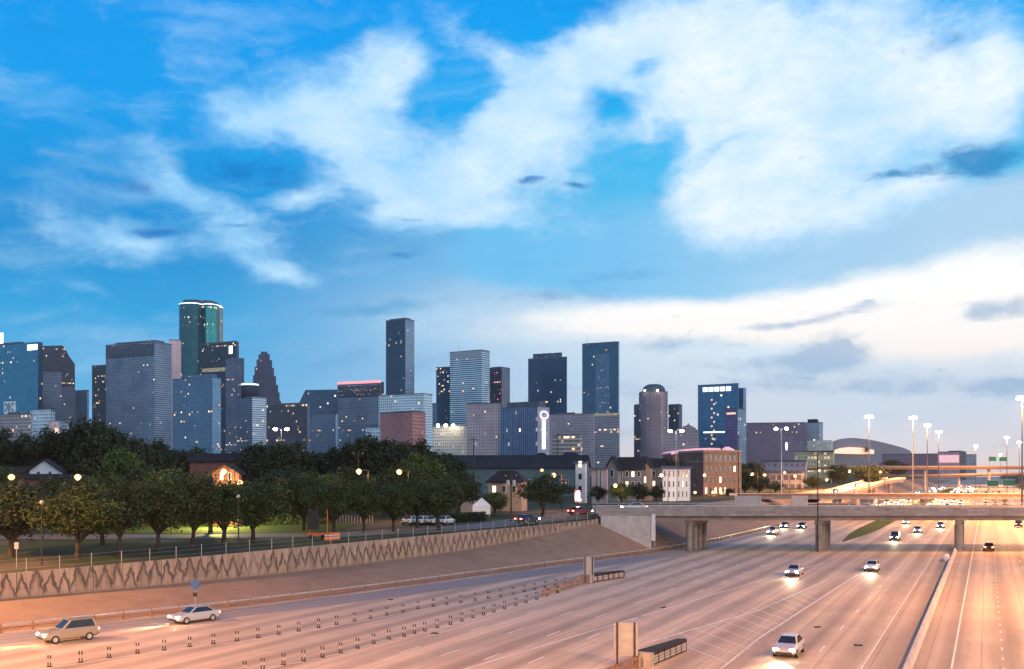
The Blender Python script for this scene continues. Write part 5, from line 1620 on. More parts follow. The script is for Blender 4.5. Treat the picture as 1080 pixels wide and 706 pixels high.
def street_lamp(px, py, Y, label, energy=500, mat='sodium', r=0.46, col=SODIUM, arm=1.6):
    p = P(px, py, Y); gz = ground_z(p.x, p.y) if p.y < 260 else 5.5
    root = thing('street_lamp', label, 'street lamp', (p.x + arm, p.y, gz), group='orange street lamps'); o = root.location
    pb = MB().tube((p.x + arm, p.y, gz), (p.x + arm, p.y, p.z + 0.2), 0.10, 0.07, 8)
    pb.build('pole', M['dark'], root, o)
    MB().tube((p.x + arm, p.y, p.z + 0.15), (p.x, p.y, p.z + 0.35), 0.05, n=6).build('arm', M['dark'], root, o)
    MB().lathe(p, [(r * .3, r * .8), (r, r * .2), (r, -r * .4), (r * .5, -r * .9), (r * .1, -r)], 12).build('luminaire', M[mat], root, o)
    if energy: light('lamp_light', 'POINT', p - Vector((0, 0, r + 0.25)), energy * 2.5, col, root, o, 0.25)
    return root


for px, py, Y, en, lab in ((236, 497, 160, 900, 'orange street lamp glowing on the red gabled house'), (253, 509, 158, 0, 'small orange lamp right of the gabled house lamp'), (378.5, 497, 172, 500, 'orange street lamp among the trees below the red brick block'),
                           (421, 497.5, 176, 700, 'bigger orange street lamp right of the one below the red brick block'), (12, 503, 150, 80, 'orange lamp beside the far left house'), (82, 503, 150, 80, 'yellow lamp right of the white gabled house'),
                           (584, 501, 200, 900, 'orange street lamp above the lone street tree'), (571.5, 496, 290, 0, 'small warm lamp on the warehouse wall'), (697.5, 501, 245, 900, 'orange street lamp before the shaded townhouse'),
                           (743, 501, 300, 900, 'orange street lamp at the corner of the brick building'), (793.5, 500, 300, 900, 'orange street lamp right of the brick building'), (806.5, 501, 300, 0, 'second orange street lamp right of the brick building'),
                           (827.5, 498.5, 330, 0, 'pale orange lamp over the low brown building'), (838.5, 502, 330, 600, 'orange lamp right of the pale one over the low brown building'), (896, 497, 360, 600, 'orange lamp near the exit ramp, left of the biggest dark tree'),
                           (928.5, 498, 380, 0, 'orange lamp right of the biggest dark tree'), (872, 506, 340, 600, 'orange lamp over the second bridge at its left end'), (864, 496.5, 380, 0, 'yellow-green tinged lamp left of the exit ramp'),
                           (733, 519.5, 300, 0, 'low warm lamp at the foot of the brick side wall'), (752, 519, 322, 300, 'low warm entrance lamp at the brick building front'), (761, 520, 322, 0, 'second low warm entrance lamp at the brick building front'), (649, 512, 226, 300, 'lamp shining on the yellow tree before the dark gable')):
    street_lamp(px, py, Y, lab, en)
# dark unlit lamp posts on the grass
for px, ytop, ybase, lab in ((44, 533, 597, 'dark post with an unlit globe lamp at the left edge of the front trees'), (251.5, 526, 580, 'dark unlit globe lamp post in front of the trees right of the gabled house')):
    g = GG(px, ybase); h_ = (ybase - ytop) / F * g.y
    root = thing('lamp_post', lab, 'lamp post', g); o = root.location
    MB().tube(g, g + Vector((0, 0, h_)), 0.085, 0.06, 8).build('pole', M['dark'], root, o)
    MB().lathe(g + Vector((0, 0, h_ + .22)), [(0.05, -.24), (0.2, -.1), (0.24, 0.05), (0.14, 0.22), (0.03, 0.28)], 12).build('globe', M['alu'], root, o)
# light behind the trees on the bright lawn
pl = thing('park_lamp', 'low park lamp lighting the yellow-green lawn behind the front trees', 'park lamp', (-46, 160, ground_z(-46, 160)))
MB().tube((-46, 160, 4.5), (-46, 160, 9), 0.07, n=6).build('pole', M['dark'], pl, pl.location)
MB().lathe((-46, 160, 9.2), [(0.05, -.25), (0.28, -.1), (0.3, .1), (0.1, .3)], 10).build('luminaire', M['warmlamp'], pl, pl.location)
light('lamp_light', 'POINT', (-46, 159.5, 8.6), 12000, (1.0, 0.84, 0.28), pl, pl.location, 0.3)
fr = thing('lattice_fence', 'tan picket fence behind the lit hedge', 'fence', (-46, 172.5, 5))
fb = MB()
for k in range(90):
    x = -68 + k * 0.5
    fb.box((x, 172.5, ground_z(x, 172.5) + 0.7), (0.16, 0.06, 1.4))
fb.build('picket', M['tanwall'], fr, fr.location)
hd = MB()
for _ in range(4200):
    c = Vector((rh.uniform(-62, -30), rh.uniform(169.4, 171.2), 0)); c.z = ground_z(c.x, c.y) + rh.uniform(0, 2.0)
    n_ = Vector((rh.gauss(0, 1), rh.gauss(0, 1), rh.gauss(0, 1))).normalized(); t1 = n_.orthogonal().normalized(); t2 = n_.cross(t1); s = rh.uniform(.15, .32)
    hd.face([c - t1 * s, c - t2 * s * .5, c + t1 * s, c + t2 * s * .5])
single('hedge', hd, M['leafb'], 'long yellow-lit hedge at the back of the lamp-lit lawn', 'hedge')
# floodlight on the white townhouses
lt = thing('floodlight', 'low floodlight washing the white townhouses', 'floodlight', (PX(713, 246), 246, 6.0))
MB().box((PX(713, 246), 246, 6.4), (0.5, 0.3, 0.4)).box((PX(713, 246), 246, 6.1), (0.1, 0.1, 0.4)).build('housing', M['dark'], lt, lt.location)
light('lamp_light', 'SPOT', (PX(713, 246), 246.5, 6.9), 2200, (1.0, 0.86, 0.72), lt, lt.location, 0.3, 130, 0.6, (0, 1, 0.35))

# ------------------------------------------------------------------ utility poles, signs, boards
for px, ytop, ybase, Y, lab, tf in ((539, 499, 551, 0, 'dark utility pole with two grey transformers before the hipped house', 2), (499.5, 461, 512, 225, 'tall dark utility pole with one transformer in front of the warehouse', 1),
                                    (588, 457, 502, 300, 'thin dark pole rising above the warehouse roof toward the parking garage', 0), (378, 476, 508, 200, 'brownish utility pole among the tall oaks', 0), (779, 459, 520, 300, 'thin dark pole between the brick building and the plum block', 0)):
    g = GG(px, ybase) if Y == 0 else Vector((PX(px, Y), Y, 5.4))
    zt = PZ(ytop, g.y)
    root = thing('utility_pole', lab, 'utility pole', g); o = root.location
    MB().tube((g.x, g.y, g.z - .3), (g.x, g.y, zt), 0.16, 0.1, 8).build('pole', M['wood'], root, o)
    MB().box((g.x, g.y - 0.12, zt - 0.6), (2.2, 0.12, 0.14)).build('crossarm', M['wood'], root, o)
    for k in range(tf):
        MB().lathe((g.x + (-0.5 + k * 1.0 if tf > 1 else 0.45), g.y - 0.35, zt - 2.3), [(0.28, 0), (0.3, 0.15), (0.3, 1.0), (0.2, 1.12)], 12).build('transformer', M['alu'], root, o)
    for sx in (-0.9, 0.9):
        MB().tube((g.x + sx, g.y - .12, zt - .53), (g.x + sx, g.y - .12, zt - .3), 0.05, n=6).build('insulator', M['whitewall'], root, o)
# thin dark pole by the middle pier
p0_ = Vector((PX(862.5, 176.5), 176.5, 0))
root = thing('light_pole', 'slender dark light pole rising in front of the middle bridge pier', 'light pole', p0_)
MB().tube(p0_, (p0_.x, p0_.y, PZ(478, 176.5)), 0.14, 0.08, 8).build('pole', M['dark'], root, p0_)
MB().tube((p0_.x, p0_.y, PZ(478.4, 176.5)), (p0_.x + 2.2, p0_.y + .5, PZ(476.4, 176.5)), 0.05, n=6).build('arm', M['dark'], root, p0_)
MB().box((p0_.x + 2.4, p0_.y + .5, PZ(476.4, 176.5)), (0.8, 0.3, 0.14)).build('luminaire', M['dark'], root, p0_)

g = SV(83, prof(83)[0] - 1.0, 0.2); g = Vector((PX(206, 104.5), 104.5, ground_z(PX(206, 104.5), 104.5)))
root = thing('road_sign', 'blue rounded road sign on a thin post at the foot of the slope', 'road sign', g)
zt = PZ(609, g.y)
MB().tube((g.x, g.y, g.z - .2), (g.x, g.y, zt - .2), 0.04, n=6).build('post', M['steel'], root, g)
sb = MB(); sc = Vector((g.x, g.y - 0.06, zt - 0.75))
oct_ = []
for k in range(16):
    t_ = 2 * math.pi * k / 16
    rr = 0.46 + 0.04 * math.cos(4 * t_)
    oct_.append(sc + Vector((math.cos(t_) * rr, 0, math.sin(t_) * rr * 1.25)))
sb.face(list(reversed(oct_))); sb.face([q + Vector((0, .03, 0)) for q in oct_])
for k in range(16):
    a, b_ = oct_[k], oct_[(k + 1) % 16]
    sb.face([a, b_, b_ + Vector((0, .03, 0)), a + Vector((0, .03, 0))])
sb.build('sign_face', M['signblue'], root, g)
MB().box((g.x, g.y - .06, zt - 1.75), (0.42, 0.04, 0.42)).build('plate', M['dark'], root, g)
g = GG(17.5, 600)
root = thing('road_sign', 'small pale sign plate on a thin post in the grass at the far left', 'road sign', g)
MB().tube(g, g + Vector((0, 0, 2.6)), 0.035, n=6).build('post', M['steel'], root, g)
MB().box(g + Vector((0, -.05, 2.35)), (0.42, 0.03, 0.7)).build('sign_face', M['alu'], root, g)

# green signs on gantries over the freeway and on the flyover
for (x0_, x1_, y0_, y1_, Y, lab) in ((1041.5, 1053, 506.5, 513, 620, 'green gantry sign above the red tail lights, left of its twin'), (1058, 1070.5, 506, 512.5, 620, 'green gantry sign above the red tail lights, right of its twin'),
                                     (1043, 1050.5, 481.5, 486.5, 690, 'dark green sign on top of the flyover, left of its twin'), (1054, 1062, 482, 486.5, 690, 'dark green sign on top of the flyover, right of its twin')):
    a, b_ = P(x0_, y1_, Y), P(x1_, y0_, Y)
    base = 0.0 if Y == 620 else PZ(490, 700)
    root = thing('gantry_sign', lab, 'sign', ((a.x + b_.x) / 2, Y, base)); o = root.location
    MB().box(((a.x + b_.x) / 2, Y, (a.z + b_.z) / 2), (b_.x - a.x, 0.2, b_.z - a.z)).build('sign_face', M['signgreen'], root, o)
    MB().box(((a.x + b_.x) / 2, Y - 0.12, b_.z - 0.12), (b_.x - a.x, 0.05, 0.2)).build('border', M['signwhite'], root, o)
    for q in (a.x + .6, b_.x - .6):
        MB().tube((q, Y + .3, base), (q, Y + .3, b_.z), 0.16, n=6).build('post', M['steel'], root, o)

# arrow board trailer and barrels by the street
g = GG(335, 569)
root = thing('arrow_board', 'dark portable message board on an orange trailer at the street edge', 'message board', g)
MB().box(g + Vector((-0.6, 0, 2.6)), (1.5, 0.2, 2.6)).build('board', M['dark'], root, g)
for sx in (-1.4, 1.0):
    MB().tube(g + Vector((sx + .3, .1, .4)), g + Vector((sx + .3, .1, 4.0)), 0.06, n=6).build('mast', M['orange'], root, g)
MB().box(g + Vector((0.2, 0, 0.65)), (3.0, 1.2, 0.35)).build('trailer', M['orange'], root, g)
for sx in (-.7, .9):
    MB().tube(g + Vector((sx, -.75, .33)), g + Vector((sx, -.55, .33)), 0.33, n=14).build('wheel', M['black'], root, g)
bar0 = thing('traffic_barrel', 'orange traffic barrel with white bands, first from the message board', 'traffic barrel', (0, 0, 0), group='orange traffic barrels by the street')
MB().lathe((0, 0, 0), [(0.34, 0), (0.34, .06), (0.28, .07), (0.27, .5), (0.24, .52), (0.22, .98), (0.12, 1.02)], 14).build('body', M['orange'], bar0)
for z in (.3, .66):
    MB().lathe((0, 0, z), [(0.285 - z * .03, -.07), (0.283 - z * .03, .07)], 14).build('band', M['white'], bar0)
for i, px in enumerate((344, 347.5, 350.5, 353.5, 356.5)):
    q = GG(px, 570.5 - i * .3)
    if i == 0: bar0.location = q
    else: copy_tree(bar0, q, label=f'orange traffic barrel with white bands, {ordinal(i)} from the message board')
# red neon kiosk
g = Vector((PX(609, 205), 205, 6.2))
root = thing('neon_sign', 'upright red neon sign glowing beside the slim white townhouse', 'sign', g)
MB().tube(g, (g.x, g.y, PZ(516, 205)), 0.12, n=8).build('post', M['dark'], root, g)
MB().box((g.x, g.y - .2, PZ(523, 205)), (1.0, 0.25, 2.2)).build('panel', lamp_mat('neon_rose', (1.0, 0.13, 0.16), 1.2), root, g)
MB().lathe((g.x + .4, g.y - .5, PZ(527.5, 205)), [(.1, -.5), (.55, 0), (.1, .5)], 10).build('bulb', M['redlamp'], root, g)
light('lamp_light', 'POINT', (g.x, g.y - 1.2, PZ(525, 205)), 500, (1.0, 0.25, 0.2), root, g, .3)
# white tents / box vans behind the hedge
g = GG(508, 546)
root = thing('tent', 'small white peaked tent left of the yellow-green lit tree', 'tent', g)
tb = MB()
for sx in (-1.4, 1.4):
    for sy in (-1.4, 1.4):
        tb.tube(g + Vector((sx, sy, 0)), g + Vector((sx, sy, 2.3)), .04, n=6)
tb.build('frame', M['steel'], root, g)
cb = MB(); ap = g + Vector((0, 0, 3.6)); co = [g + Vector((x, y, 2.2)) for x, y in ((-1.6, -1.6), (1.6, -1.6), (1.6, 1.6), (-1.6, 1.6))]
for k in range(4):
    a, b_ = co[k], co[(k + 1) % 4]
    cb.face([a, b_, ap]); cb.face([a - Vector((0, 0, 1.6)), b_ - Vector((0, 0, 1.6)), b_, a])
cb.build('canopy', M['whitewall'], root, g)

# ------------------------------------------------------------------ channelizer posts, crash cushions
dl = thing('channelizer_post', 'post', 'channelizer', (0, 0, 0))
MB().box((0, 0, .03), (0.34, 0.22, .06)).build('base', M['black'], dl)
for sx in (-.105, .105):
    pb = MB().tube((sx, 0, .05), (sx, 0, .80), .036, n=8).build('post', M['alu'], dl)
    for z in (.20, .70):
        MB().tube((sx, 0, z - .12), (sx, 0, z + .13), .044, n=8).build('band', M['black'], pb)
row1 = [(52, 702), (85, 697.5), (115, 692.5), (145, 688), (173, 684.5), (200, 681), (225, 678), (250, 675), (272, 671.5), (294, 668), (315, 664.5), (336, 661), (355, 657.5), (374, 654), (391, 651), (408, 647.5), (425, 644.5), (441, 641), (457, 638.5), (471, 636.5), (486, 634.5),
        (501, 632), (515, 630), (528, 628), (541, 625.5), (553, 623), (564, 621), (575, 618.8), (586, 616.5), (596, 614.5)]
row2 = [(258, 708.5), (277, 705), (299, 700), (320, 696), (340, 692), (359, 687.5), (377, 682.5), (394, 677.5), (410, 673), (426, 670), (437, 667), (448, 664.5), (461, 661), (475, 657.5), (487, 654), (499, 650.5), (510, 647.5), (521, 644.5), (532, 641), (544, 637.5), (555, 634.5), (566, 631), (577, 627.5), (588, 624)]
gp_ = []
for nm, row in (('left', row1), ('right', row2)):
    n_ = len(row)
    for i, (px, py) in enumerate(row):
        q = G(px, py + 1.5)
        o = dl if (nm == 'left' and i == 0) else copy_tree(dl)
        o.location = q; o.rotation_euler = (0, 0, R(-12 + 6 * math.sin(i * 2.1)))
        tag(o, f'{ordinal(n_ - 1 - i)} twin lane post from the far crash cushion, {"row nearer the slope" if nm == "left" else "row along the main lanes"}', 'lane post', 'twin lane posts in two rows at the ramp gore')
pm2 = MB()


def stripe2(pts_, wd):
    for a, b in zip(pts_, pts_[1:]):
        d = (b - a).normalized(); nn = Vector((d.y, -d.x, 0)) * wd / 2
        pm2.face([a + nn, b + nn, b - nn, a - nn])


stripe2([lift(G(px, py + 2.5), .006) for px, py in [(-60, 720)] + row1], 0.13)
stripe2([lift(G(px - 4, py + 2.5), .006) for px, py in [(150, 733)] + row2], 0.13)
structure('gore_markings', pm2, M['paint'])
# short rail along the right row up to the cushion
rt_ = thing('guard_rail', 'short low double rail that runs up to the far crash cushion', 'guard rail', G(600, 620))
ro = rt_.location
a, b = G(572, 630.5), G(616, 615.5)
for z in (.35, .75): MB().bar(a + Vector((0, 0, z)), b + Vector((0, 0, z)), .1, .2).build('rail', M['rust'], rt_, ro)
for k in range(7): MB().box(a.lerp(b, k / 6) + Vector((0, 0, .42)), (.14, .14, .84)).build('post', M['rust'], rt_, ro)


def cushion(p0, p1, label, wd0=1.15, wd1=0.75, h=1.05, bays=6):
    d = (p1 - p0); L = d.length; d.normalize(); n_ = Vector((-d.y, d.x, 0))
    root = thing('crash_cushion', label, 'crash cushion', p0); up = Vector((0, 0, 1))
    core = MB()
    for k in range(bays):
        f0, f1 = k / bays, (k + .93) / bays
        a, b_ = p0 + d * L * f0, p0 + d * L * f1
        w0 = wd0 + (wd1 - wd0) * f0; w1 = wd0 + (wd1 - wd0) * f1
        hh = h * (1 - 0.10 * f0)
        vs = [a - n_ * w0 / 2 + up * .08, b_ - n_ * w1 / 2 + up * .08, b_ + n_ * w1 / 2 + up * .08, a + n_ * w0 / 2 + up * .08]
        vs += [v + up * (hh - .08) for v in vs]
        core.idx(vs, ((0, 3, 2, 1), (4, 5, 6, 7), (0, 1, 5, 4), (1, 2, 6, 5), (2, 3, 7, 6), (3, 0, 4, 7)))
    core.build('core', M['black'], root, p0)
    for sg in (-1, 1):
        fp = MB()
        for k in range(bays):
            f0, f1 = k / bays, (k + .80) / bays
            a = p0 + d * L * f0 + n_ * sg * (wd0 + (wd1 - wd0) * f0 + .1) / 2; b_ = p0 + d * L * f1 + n_ * sg * (wd0 + (wd1 - wd0) * f1 + .1) / 2
            for z in (.26, .46, .66): fp.bar(a + up * z, b_ + up * z, .05, .15)
        fp.build('fender_panel', M['alu'], root, p0)
    ns = MB()
    e = p0 + d * L
    arc = [e + d * (math.cos(t_) * .45) + n_ * (math.sin(t_) * wd1 / 2) for t_ in [(-90 + 22.5 * k) * math.pi / 180 for k in range(9)]]
    ns.prism([(q.x, q.y) for q in arc], .08, h * .88)
    ns.build('nose', M['black'], root, p0)
    bk_ = MB(); c = p0 - d * .35
    bk_.bar(c - n_ * .7 + up * .5, c + n_ * .7 + up * .5, .6, 1.0)
    bk_.build('anchor_block', M['conc_dark'], root, p0)
    return root


def back_sign(c, wd, z0, z1, label):
    root = thing('road_sign', label, 'road sign', c)
    MB().box(c + Vector((0, 0, (z0 + z1) / 2)), (wd, .05, z1 - z0)).build('sign_face', M['alu'], root, c)
    for sx in (-.36, .36):
        MB().box(c + Vector((sx * wd, -.07, (z1 + 0) / 2)), (.12, .09, z1 + .05)).build('post', M['dark'], root, c)
    for z in (z0 + .25, (z0 + z1) / 2, z1 - .2):
        MB().box(c + Vector((0, -.045, z)), (wd * .98, .035, .07)).build('brace', M['alu'], root, c)
    return root


cushion(Vector((9.6, 73.8, 0)), Vector((13.2, 79.6, 0)), 'nearest dark crash cushion with pale side panels at the bottom of the picture')
cc_ = Vector((PX(660, 73.0), 73.0, 0))
back_sign(cc_, 1.72, .85, PZ(657, 73.0), 'tall grey sign seen from behind on two dark posts at the nearest crash cushion')
cushion(Vector((9.6, 128.6, 0)), Vector((14.4, 134.5, 0)), 'far dark crash cushion where the two rows of lane posts meet')
cc_ = Vector((PX(621, 128.2), 128.2, 0))
back_sign(cc_, 1.3, .8, PZ(587.5, 128.2), 'brownish tall sign seen from behind at the far crash cushion')
# rail leading off from the nearest cushion
rt_ = thing('guard_rail', 'double rail leading from the nearest crash cushion out of the picture bottom', 'guard rail', Vector((7.5, 69.5, 0)))
ro = rt_.location
a, b = Vector((-6, 46, 0)), Vector((8.9, 72.5, 0))
for z in (.35, .78): MB().bar(a + Vector((0, 0, z)), b + Vector((0, 0, z)), .12, .24).build('rail', M['rust'], rt_, ro)
for k in range(9): MB().box(a.lerp(b, k / 8) + Vector((0, 0, .45)), (.16, .16, .9)).build('post', M['rust'], rt_, ro)
# barrier end sand barrels beside the median column
for i, (ds, dv) in enumerate(((-7, 0.0), (-8.2, .0), (-5.8, -1.0))):
    q = SV(180.6 + 18 + ds - 18, -4.9 + dv - (0.9 if i < 2 else 0))
    single('sand_barrel', MB().lathe(q, [(0.42, 0), (0.46, .1), (0.46, .85), (0.3, .95)], 14), M['conc_white'],
           f'{("pale sand barrel nearest the median bridge column", "pale sand barrel in front of the median bridge column", "pale sand barrel left beside the median bridge column")[i]}', 'barrel', 'sand barrels at the median column')
# scraps of tyre on the lanes
for i, (px, py) in enumerate(((412, 633), (459, 668.5), (699, 641), (905, 681), (862, 662))):
    q = G(px, py); sb = MB(); rr = random.Random(i)
    for k in range(5):
        c = q + Vector((rr.uniform(-.22, .22), rr.uniform(-.18, .18), .04))
        sb.box(c, (rr.uniform(.18, .4), rr.uniform(.06, .14), .07), rz=rr.uniform(0, 3))
    single('tyre_scrap', sb, M['black'], ('dark tyre scrap on the ramp lane near the guard rail', 'dark tyre scrap beside the right row of lane posts', 'dark tyre scrap in the middle lanes between the two crash cushions', 'dark tyre scrap low on the right lanes', 'small dark tyre scrap below the oncoming car pair')[i], 'debris')

# ------------------------------------------------------------------ cars
M['pane'] = surf('car_glass', (0.015, 0.018, 0.02), 0.08, 0.1, 2.0, 0.1, 0.8)
PAINT = {k: None for k in ()}


def paint(name, col):
    m_, t = new_mat(name)
    b = t.n('ShaderNodeBsdfPrincipled')
    geo = t.n('ShaderNodeNewGeometry')
    nz = t.noise(geo.outputs['Position'], 2.5, 4.0, 0.6)
    t.put(b.inputs['Base Color'], t.mix(nz, c4_(col, 0.85), c4_(col, 1.1)))
    t.put(b.inputs['Roughness'], t.mixf(nz, 0.28, 0.42)); b.inputs['Metallic'].default_value = 0.25; b.inputs['Coat Weight'].default_value = 0.4
    t.t.links.new(b.outputs[0], t.n('ShaderNodeOutputMaterial').inputs[0])
    return m_


PAINTS = [paint('silver_paint', (0.42, 0.42, 0.43)), paint('black_paint', (0.02, 0.02, 0.023)), paint('white_car_paint', (0.68, 0.68, 0.66)), paint('dark_red_paint', (0.18, 0.02, 0.02)), paint('blue_grey_paint', (0.07, 0.10, 0.15)), paint('tan_paint', (0.28, 0.23, 0.17))]
PN = ['silver', 'black', 'white', 'dark red', 'blue-grey', 'tan']


def car_proto(suv=False):
    root = thing('suv' if suv else 'sedan', 'car', 'car')
    zk = 1.12 if suv else 1.0
    stn = [(-2.28, .70, .44, .70, .90), (-2.16, .83, .32, .74, .98), (-1.3, .89, .24, .76, 1.0), (0, .91, .22, .76, .98), (1.05, .90, .22, .73, .96), (1.85, .85, .25, .68, .84), (2.15, .77, .30, .62, .74), (2.27, .62, .40, .55, .62)]
    bm_ = MB(); sec = []
    for x, w_, zb, zs, zt in stn:
        h = [(.80 * w_, zb), (w_, zb + .10), (w_ * 1.0, (zb + zs) / 2 + .05), (w_ * .985, zs), (.86 * w_, zt)]
        sec.append([Vector((x, y, z * zk)) for y, z in h] + [Vector((x, -y, z * zk)) for y, z in reversed(h)])
    n_ = 10
    vs = [q for s in sec for q in s]
    fs = [(k * n_ + i, k * n_ + (i + 1) % n_, (k + 1) * n_ + (i + 1) % n_, (k + 1) * n_ + i) for k in range(len(sec) - 1) for i in range(n_)]
    fs += [tuple(range(n_)), tuple(reversed([(len(sec) - 1) * n_ + i for i in range(n_)]))]
    bm_.idx(vs, [tuple(reversed(f)) for f in fs], 0, False)
    if suv: bx = (-2.1, .85, -1.85, .1, 1.02 * zk - .06, 1.78)
    else: bx = (-1.75, 1.05, -1.05, .22, .95, 1.44)
    xb0, xb1, xt0, xt1, z0, z1 = bx
    wb, wt = .80, .60 if not suv else .66
    lo = [Vector((xb0, -wb, z0)), Vector((xb1, -wb, z0)), Vector((xb1, wb, z0)), Vector((xb0, wb, z0))]
    hi = [Vector((xt0, -wt, z1)), Vector((xt1, -wt, z1)), Vector((xt1, wt, z1)), Vector((xt0, wt, z1))]
    bm_.idx(lo + hi, ((4, 5, 6, 7), (0, 1, 5, 4), (1, 2, 6, 5), (2, 3, 7, 6), (3, 0, 4, 7)))
    body = bm_.build('body', PAINTS[0], root)
    bv = body.modifiers.new('soft', 'BEVEL'); bv.width = .05; bv.segments = 2; bv.limit_method = 'ANGLE'; bv.angle_limit = R(28)
    cen = sum(lo + hi, Vector()) / 8

    def pane(name, q, k=.86):
        m0 = sum(q, Vector()) / 4
        nn = (q[1] - q[0]).cross(q[3] - q[0]).normalized()
        if nn.dot(m0 - cen) < 0: nn = -nn
        p_ = [m0 + (v - m0) * k + nn * .012 for v in q]
        MB().idx  # noqa
        g_ = MB(); g_.face(p_); g_.build(name, M['pane'], root)
    pane('windshield', [lo[1], lo[2], hi[2], hi[1]]); pane('rear_window', [lo[3], lo[0], hi[0], hi[3]])
    pane('side_window', [lo[0], lo[1], hi[1], hi[0]]); pane('side_window', [lo[2], lo[3], hi[3], hi[2]])
    for x in (-1.38, 1.38):
        for y in (-.80, .80):
            sg = 1 if y > 0 else -1
            wh_ = MB().tube((x, y - .10, .33), (x, y + .10, .33), .335, n=16).build('wheel', M['black'], root)
            MB().tube((x, y + sg * .09, .33), (x, y + sg * .115, .33), .20, n=12).build('rim', M['alu'], wh_)
    for y in (-.60, .60):
        MB().lathe((0, 0, 0), [(.02, -.10), (.13, -.06), (.15, 0), (.13, .06), (.02, .10)], 10)
        hb_ = MB(); hb_.box((2.19, y, .66 * zk), (.14, .34, .15)); hb_.build('headlight', M['headlamp'], root)
        tb_ = MB(); tb_.box((-2.24, y, .78 * zk), (.10, .32, .14)); tb_.build('taillight', M['taillamp'], root)
    MB().box((2.22, 0, .42 * zk), (.12, 1.2, .16)).build('grille', M['dark'], root)
    MB().box((-2.27, 0, .46 * zk), (.10, 1.3, .16)).build('bumper', M['dark'], root)
    return root


sedan, suv = car_proto(False), car_proto(True)
cused = set(); rc = random.Random(9)


def car(loc, rz, label, pi=None, kind=None, group=None, beam=0):
    pr = kind or (sedan if rc.random() < .6 else suv)
    if pr.name in cused: o = copy_tree(pr)
    else: o = pr; cused.add(pr.name)
    o.location = loc; o.rotation_euler = (0, 0, rz)
    pi = rc.randrange(len(PAINTS)) if pi is None else pi
    for ch in o.children:
        if ch.name.startswith('body'):
            ch.material_slots[0].link = 'OBJECT'; ch.material_slots[0].material = PAINTS[pi]
    tag(o, label.replace('<c>', PN[pi]), 'car', group)
    if 'group' in o and not group: del o['group']
    if beam: BEAMS.append((o, beam))
    return o


BEAMS = []
ON = R(90 - 24.9 + 180)       # heading of the oncoming cars
OFF = R(90 - 24.9)
GRP = 'oncoming cars with lit headlights'
near = [(838, 607, ON, 0, sedan, '<c> sedan with lit headlights alone before the bridge, left of the middle pier', 260), (815, 564, ON, 2, suv, '<c> suv with lit headlights just left of the middle pier under the bridge', 260), (846, 557.5, ON, 1, sedan, '<c> car behind the suv under the bridge left of the middle pier', 260),
        (828, 557, ON, 4, sedan, '<c> car deepest under the bridge in the lane by the slope', 220), (832, 690, ON, 0, sedan, '<c> sedan with lit headlights nearest to the eye at the bottom of the picture', 300), (920, 602, ON, 2, sedan, '<c> sedan with lit headlights before the bridge, right of the middle pier', 300),
        (944, 570, ON, 1, suv, '<c> suv with lit headlights under the bridge right of the middle pier', 280), (968, 562, ON, 0, sedan, '<c> car with lit headlights under the bridge between the other two', 280), (992, 557, ON, 4, sedan, '<c> car with lit headlights under the bridge beside the median column', 260),
        (956, 553, ON, 2, sedan, '<c> car with lit headlights deepest under the bridge, right side', 200)]
for px, py, rz, pi, kd, lab, bm in near:
    car(G(px, py), rz, lab, pi, kd, GRP, bm)
RAMP = lambda s: math.atan2((SV(s + 3, prof(s + 3)[0]) - SV(s, prof(s)[0])).y, (SV(s + 3, prof(s + 3)[0]) - SV(s, prof(s)[0])).x)
car(G(205, 656), RAMP(85) + math.pi, '<c> sedan with lit headlights on the ramp lane below the blue road sign', 0, sedan, GRP, 300)
car(G(72, 676), RAMP(68) + math.pi, '<c> suv with lit headlights on the ramp at the left picture edge', 5, suv, GRP, 300)
car(G(1043, 581), OFF, '<c> sedan with red tail lights driving away right of the median column', 1, sedan, 'cars driving away with red tail lights')
car(G(1074, 556), OFF, '<c> suv with red tail lights at the right picture edge under the bridge', 4, suv, 'cars driving away with red tail lights')
car(Vector((PX(668, 183), 182, 7.0)), R(180), '<c> car with lit headlights on the left end of the near bridge', 2, sedan, None, 0)
car(Vector((2.5, 168.2, ground_z(2.5, 168.2) + .28)), R(48), '<c> car with red tail lights on the street, left of the other one', 1, sedan, None, 0)
car(Vector((12.0, 180.0, ground_z(12, 180) + .72)), R(38), '<c> car with red tail lights on the street close to the bridge', 3, sedan, None, 0)
for i, px in enumerate((434, 446, 458, 470)):
    q = GG(px, 553.5)
    pc = car(q, R(70), f'white parked car, {ordinal(i)} from the left behind the front trees by the hedge', 2, sedan, 'white cars parked by the hedge')
    for ch in pc.children:
        if ch.name.startswith(('headlight', 'taillight')):
            ch.material_slots[0].link = 'OBJECT'; ch.material_slots[0].material = M['alu'] if ch.name.startswith('head') else M['brick']
lanes = [(-10.0, 'lane next to the median barrier'), (-13.6, 'second lane from the median barrier'), (-17.2, 'third lane from the median barrier'), (-20.8, 'lane beside the grass median'), (-31.5, 'lane just left of the grass median'), (-35.1, 'second lane left of the grass median'), (-38.7, 'third lane left of the grass median')]
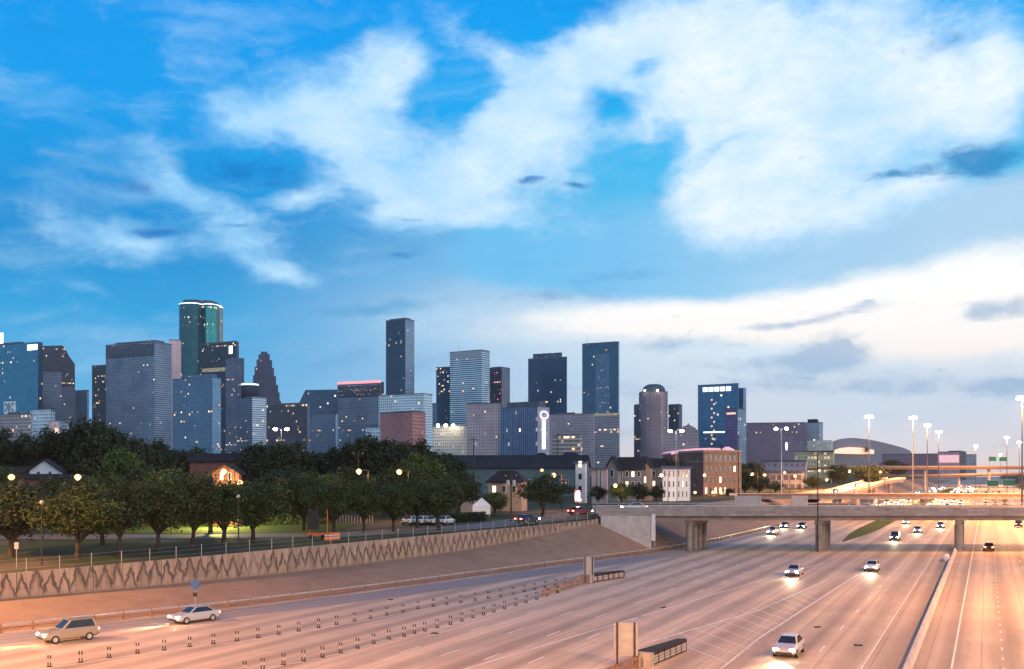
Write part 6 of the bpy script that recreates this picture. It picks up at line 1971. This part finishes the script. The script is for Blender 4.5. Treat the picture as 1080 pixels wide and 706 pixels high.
for v, nm in lanes:
    s = 318 + rc.uniform(0, 40); i = 0
    while s < 1000 and i < 10:
        car(SV(s, v + rc.uniform(-.3, .3)), ON, f'{ordinal(i)} oncoming car beyond the bridges, {nm}', None, None, 'oncoming cars beyond the bridges')
        s += rc.uniform(24, 66) * (1 if i < 4 else 1.6); i += 1
for v, nm in ((-.6, 'lane next to the median barrier'), (2.9, 'second lane from the median barrier'), (6.5, 'third lane from the median barrier')):
    s = 335 + rc.uniform(0, 40); i = 0
    while s < 900 and i < 7:
        car(SV(s, v), OFF, f'{ordinal(i)} red tail lit car beyond the bridges, {nm}', None, None, 'cars driving away beyond the bridges')
        s += rc.uniform(30, 80); i += 1
path_ = [(92 + i * 10, 318 + i * 18.5, 5.6 + 4.6 * sstep(i / 8)) for i in range(10)]
for i in (2, 4):
    q = Vector(path_[i]); d = Vector(path_[i + 1]) - q
    car(q, math.atan2(d.y, d.x) + math.pi, f'{("lower", "upper")[i // 4]} car with lit headlights coming down the curved exit ramp', None, sedan, None)
for i, x in enumerate((92, 131, 168)):
    car(Vector((x, 181.5, 7.0)), R(180), f'car crossing the near bridge, {ordinal(i)} from the middle pier', None, sedan, 'cars crossing the near bridge') if i in (1,) else None
for o, e in BEAMS:
    l_ = bpy.data.lights.new('headlight_beam', 'SPOT'); l_.energy = e * 10; l_.color = (1.0, 0.78, 0.46); l_.spot_size = R(60); l_.spot_blend = 0.9; l_.shadow_soft_size = 0.12
    lo_ = bpy.data.objects.new('headlight_beam', l_); COL.objects.link(lo_); lo_.parent = o
    lo_.location = (2.45, 0, .70); lo_.rotation_euler = (-Vector((1, 0, -.04))).to_track_quat('Z', 'Y').to_euler()
bpy.context.view_layer.update()

# ------------------------------------------------------------------ evening air
hz = MB().box((550, 1300, 198), (6600, 5200, 402))
m_ = bpy.data.materials.new('haze'); m_.use_nodes = True; t = NT(m_.node_tree)
pv = t.n('ShaderNodeVolumePrincipled')
pv.inputs['Color'].default_value = (0.80, 0.86, 0.95, 1); pv.inputs['Density'].default_value = 0.000036; pv.inputs['Anisotropy'].default_value = 0.0
t.t.links.new(pv.outputs[0], t.n('ShaderNodeOutputMaterial').inputs['Volume'])
tag(hz.build('haze', m_), kind='stuff')
scene.cycles.volume_bounces = 0
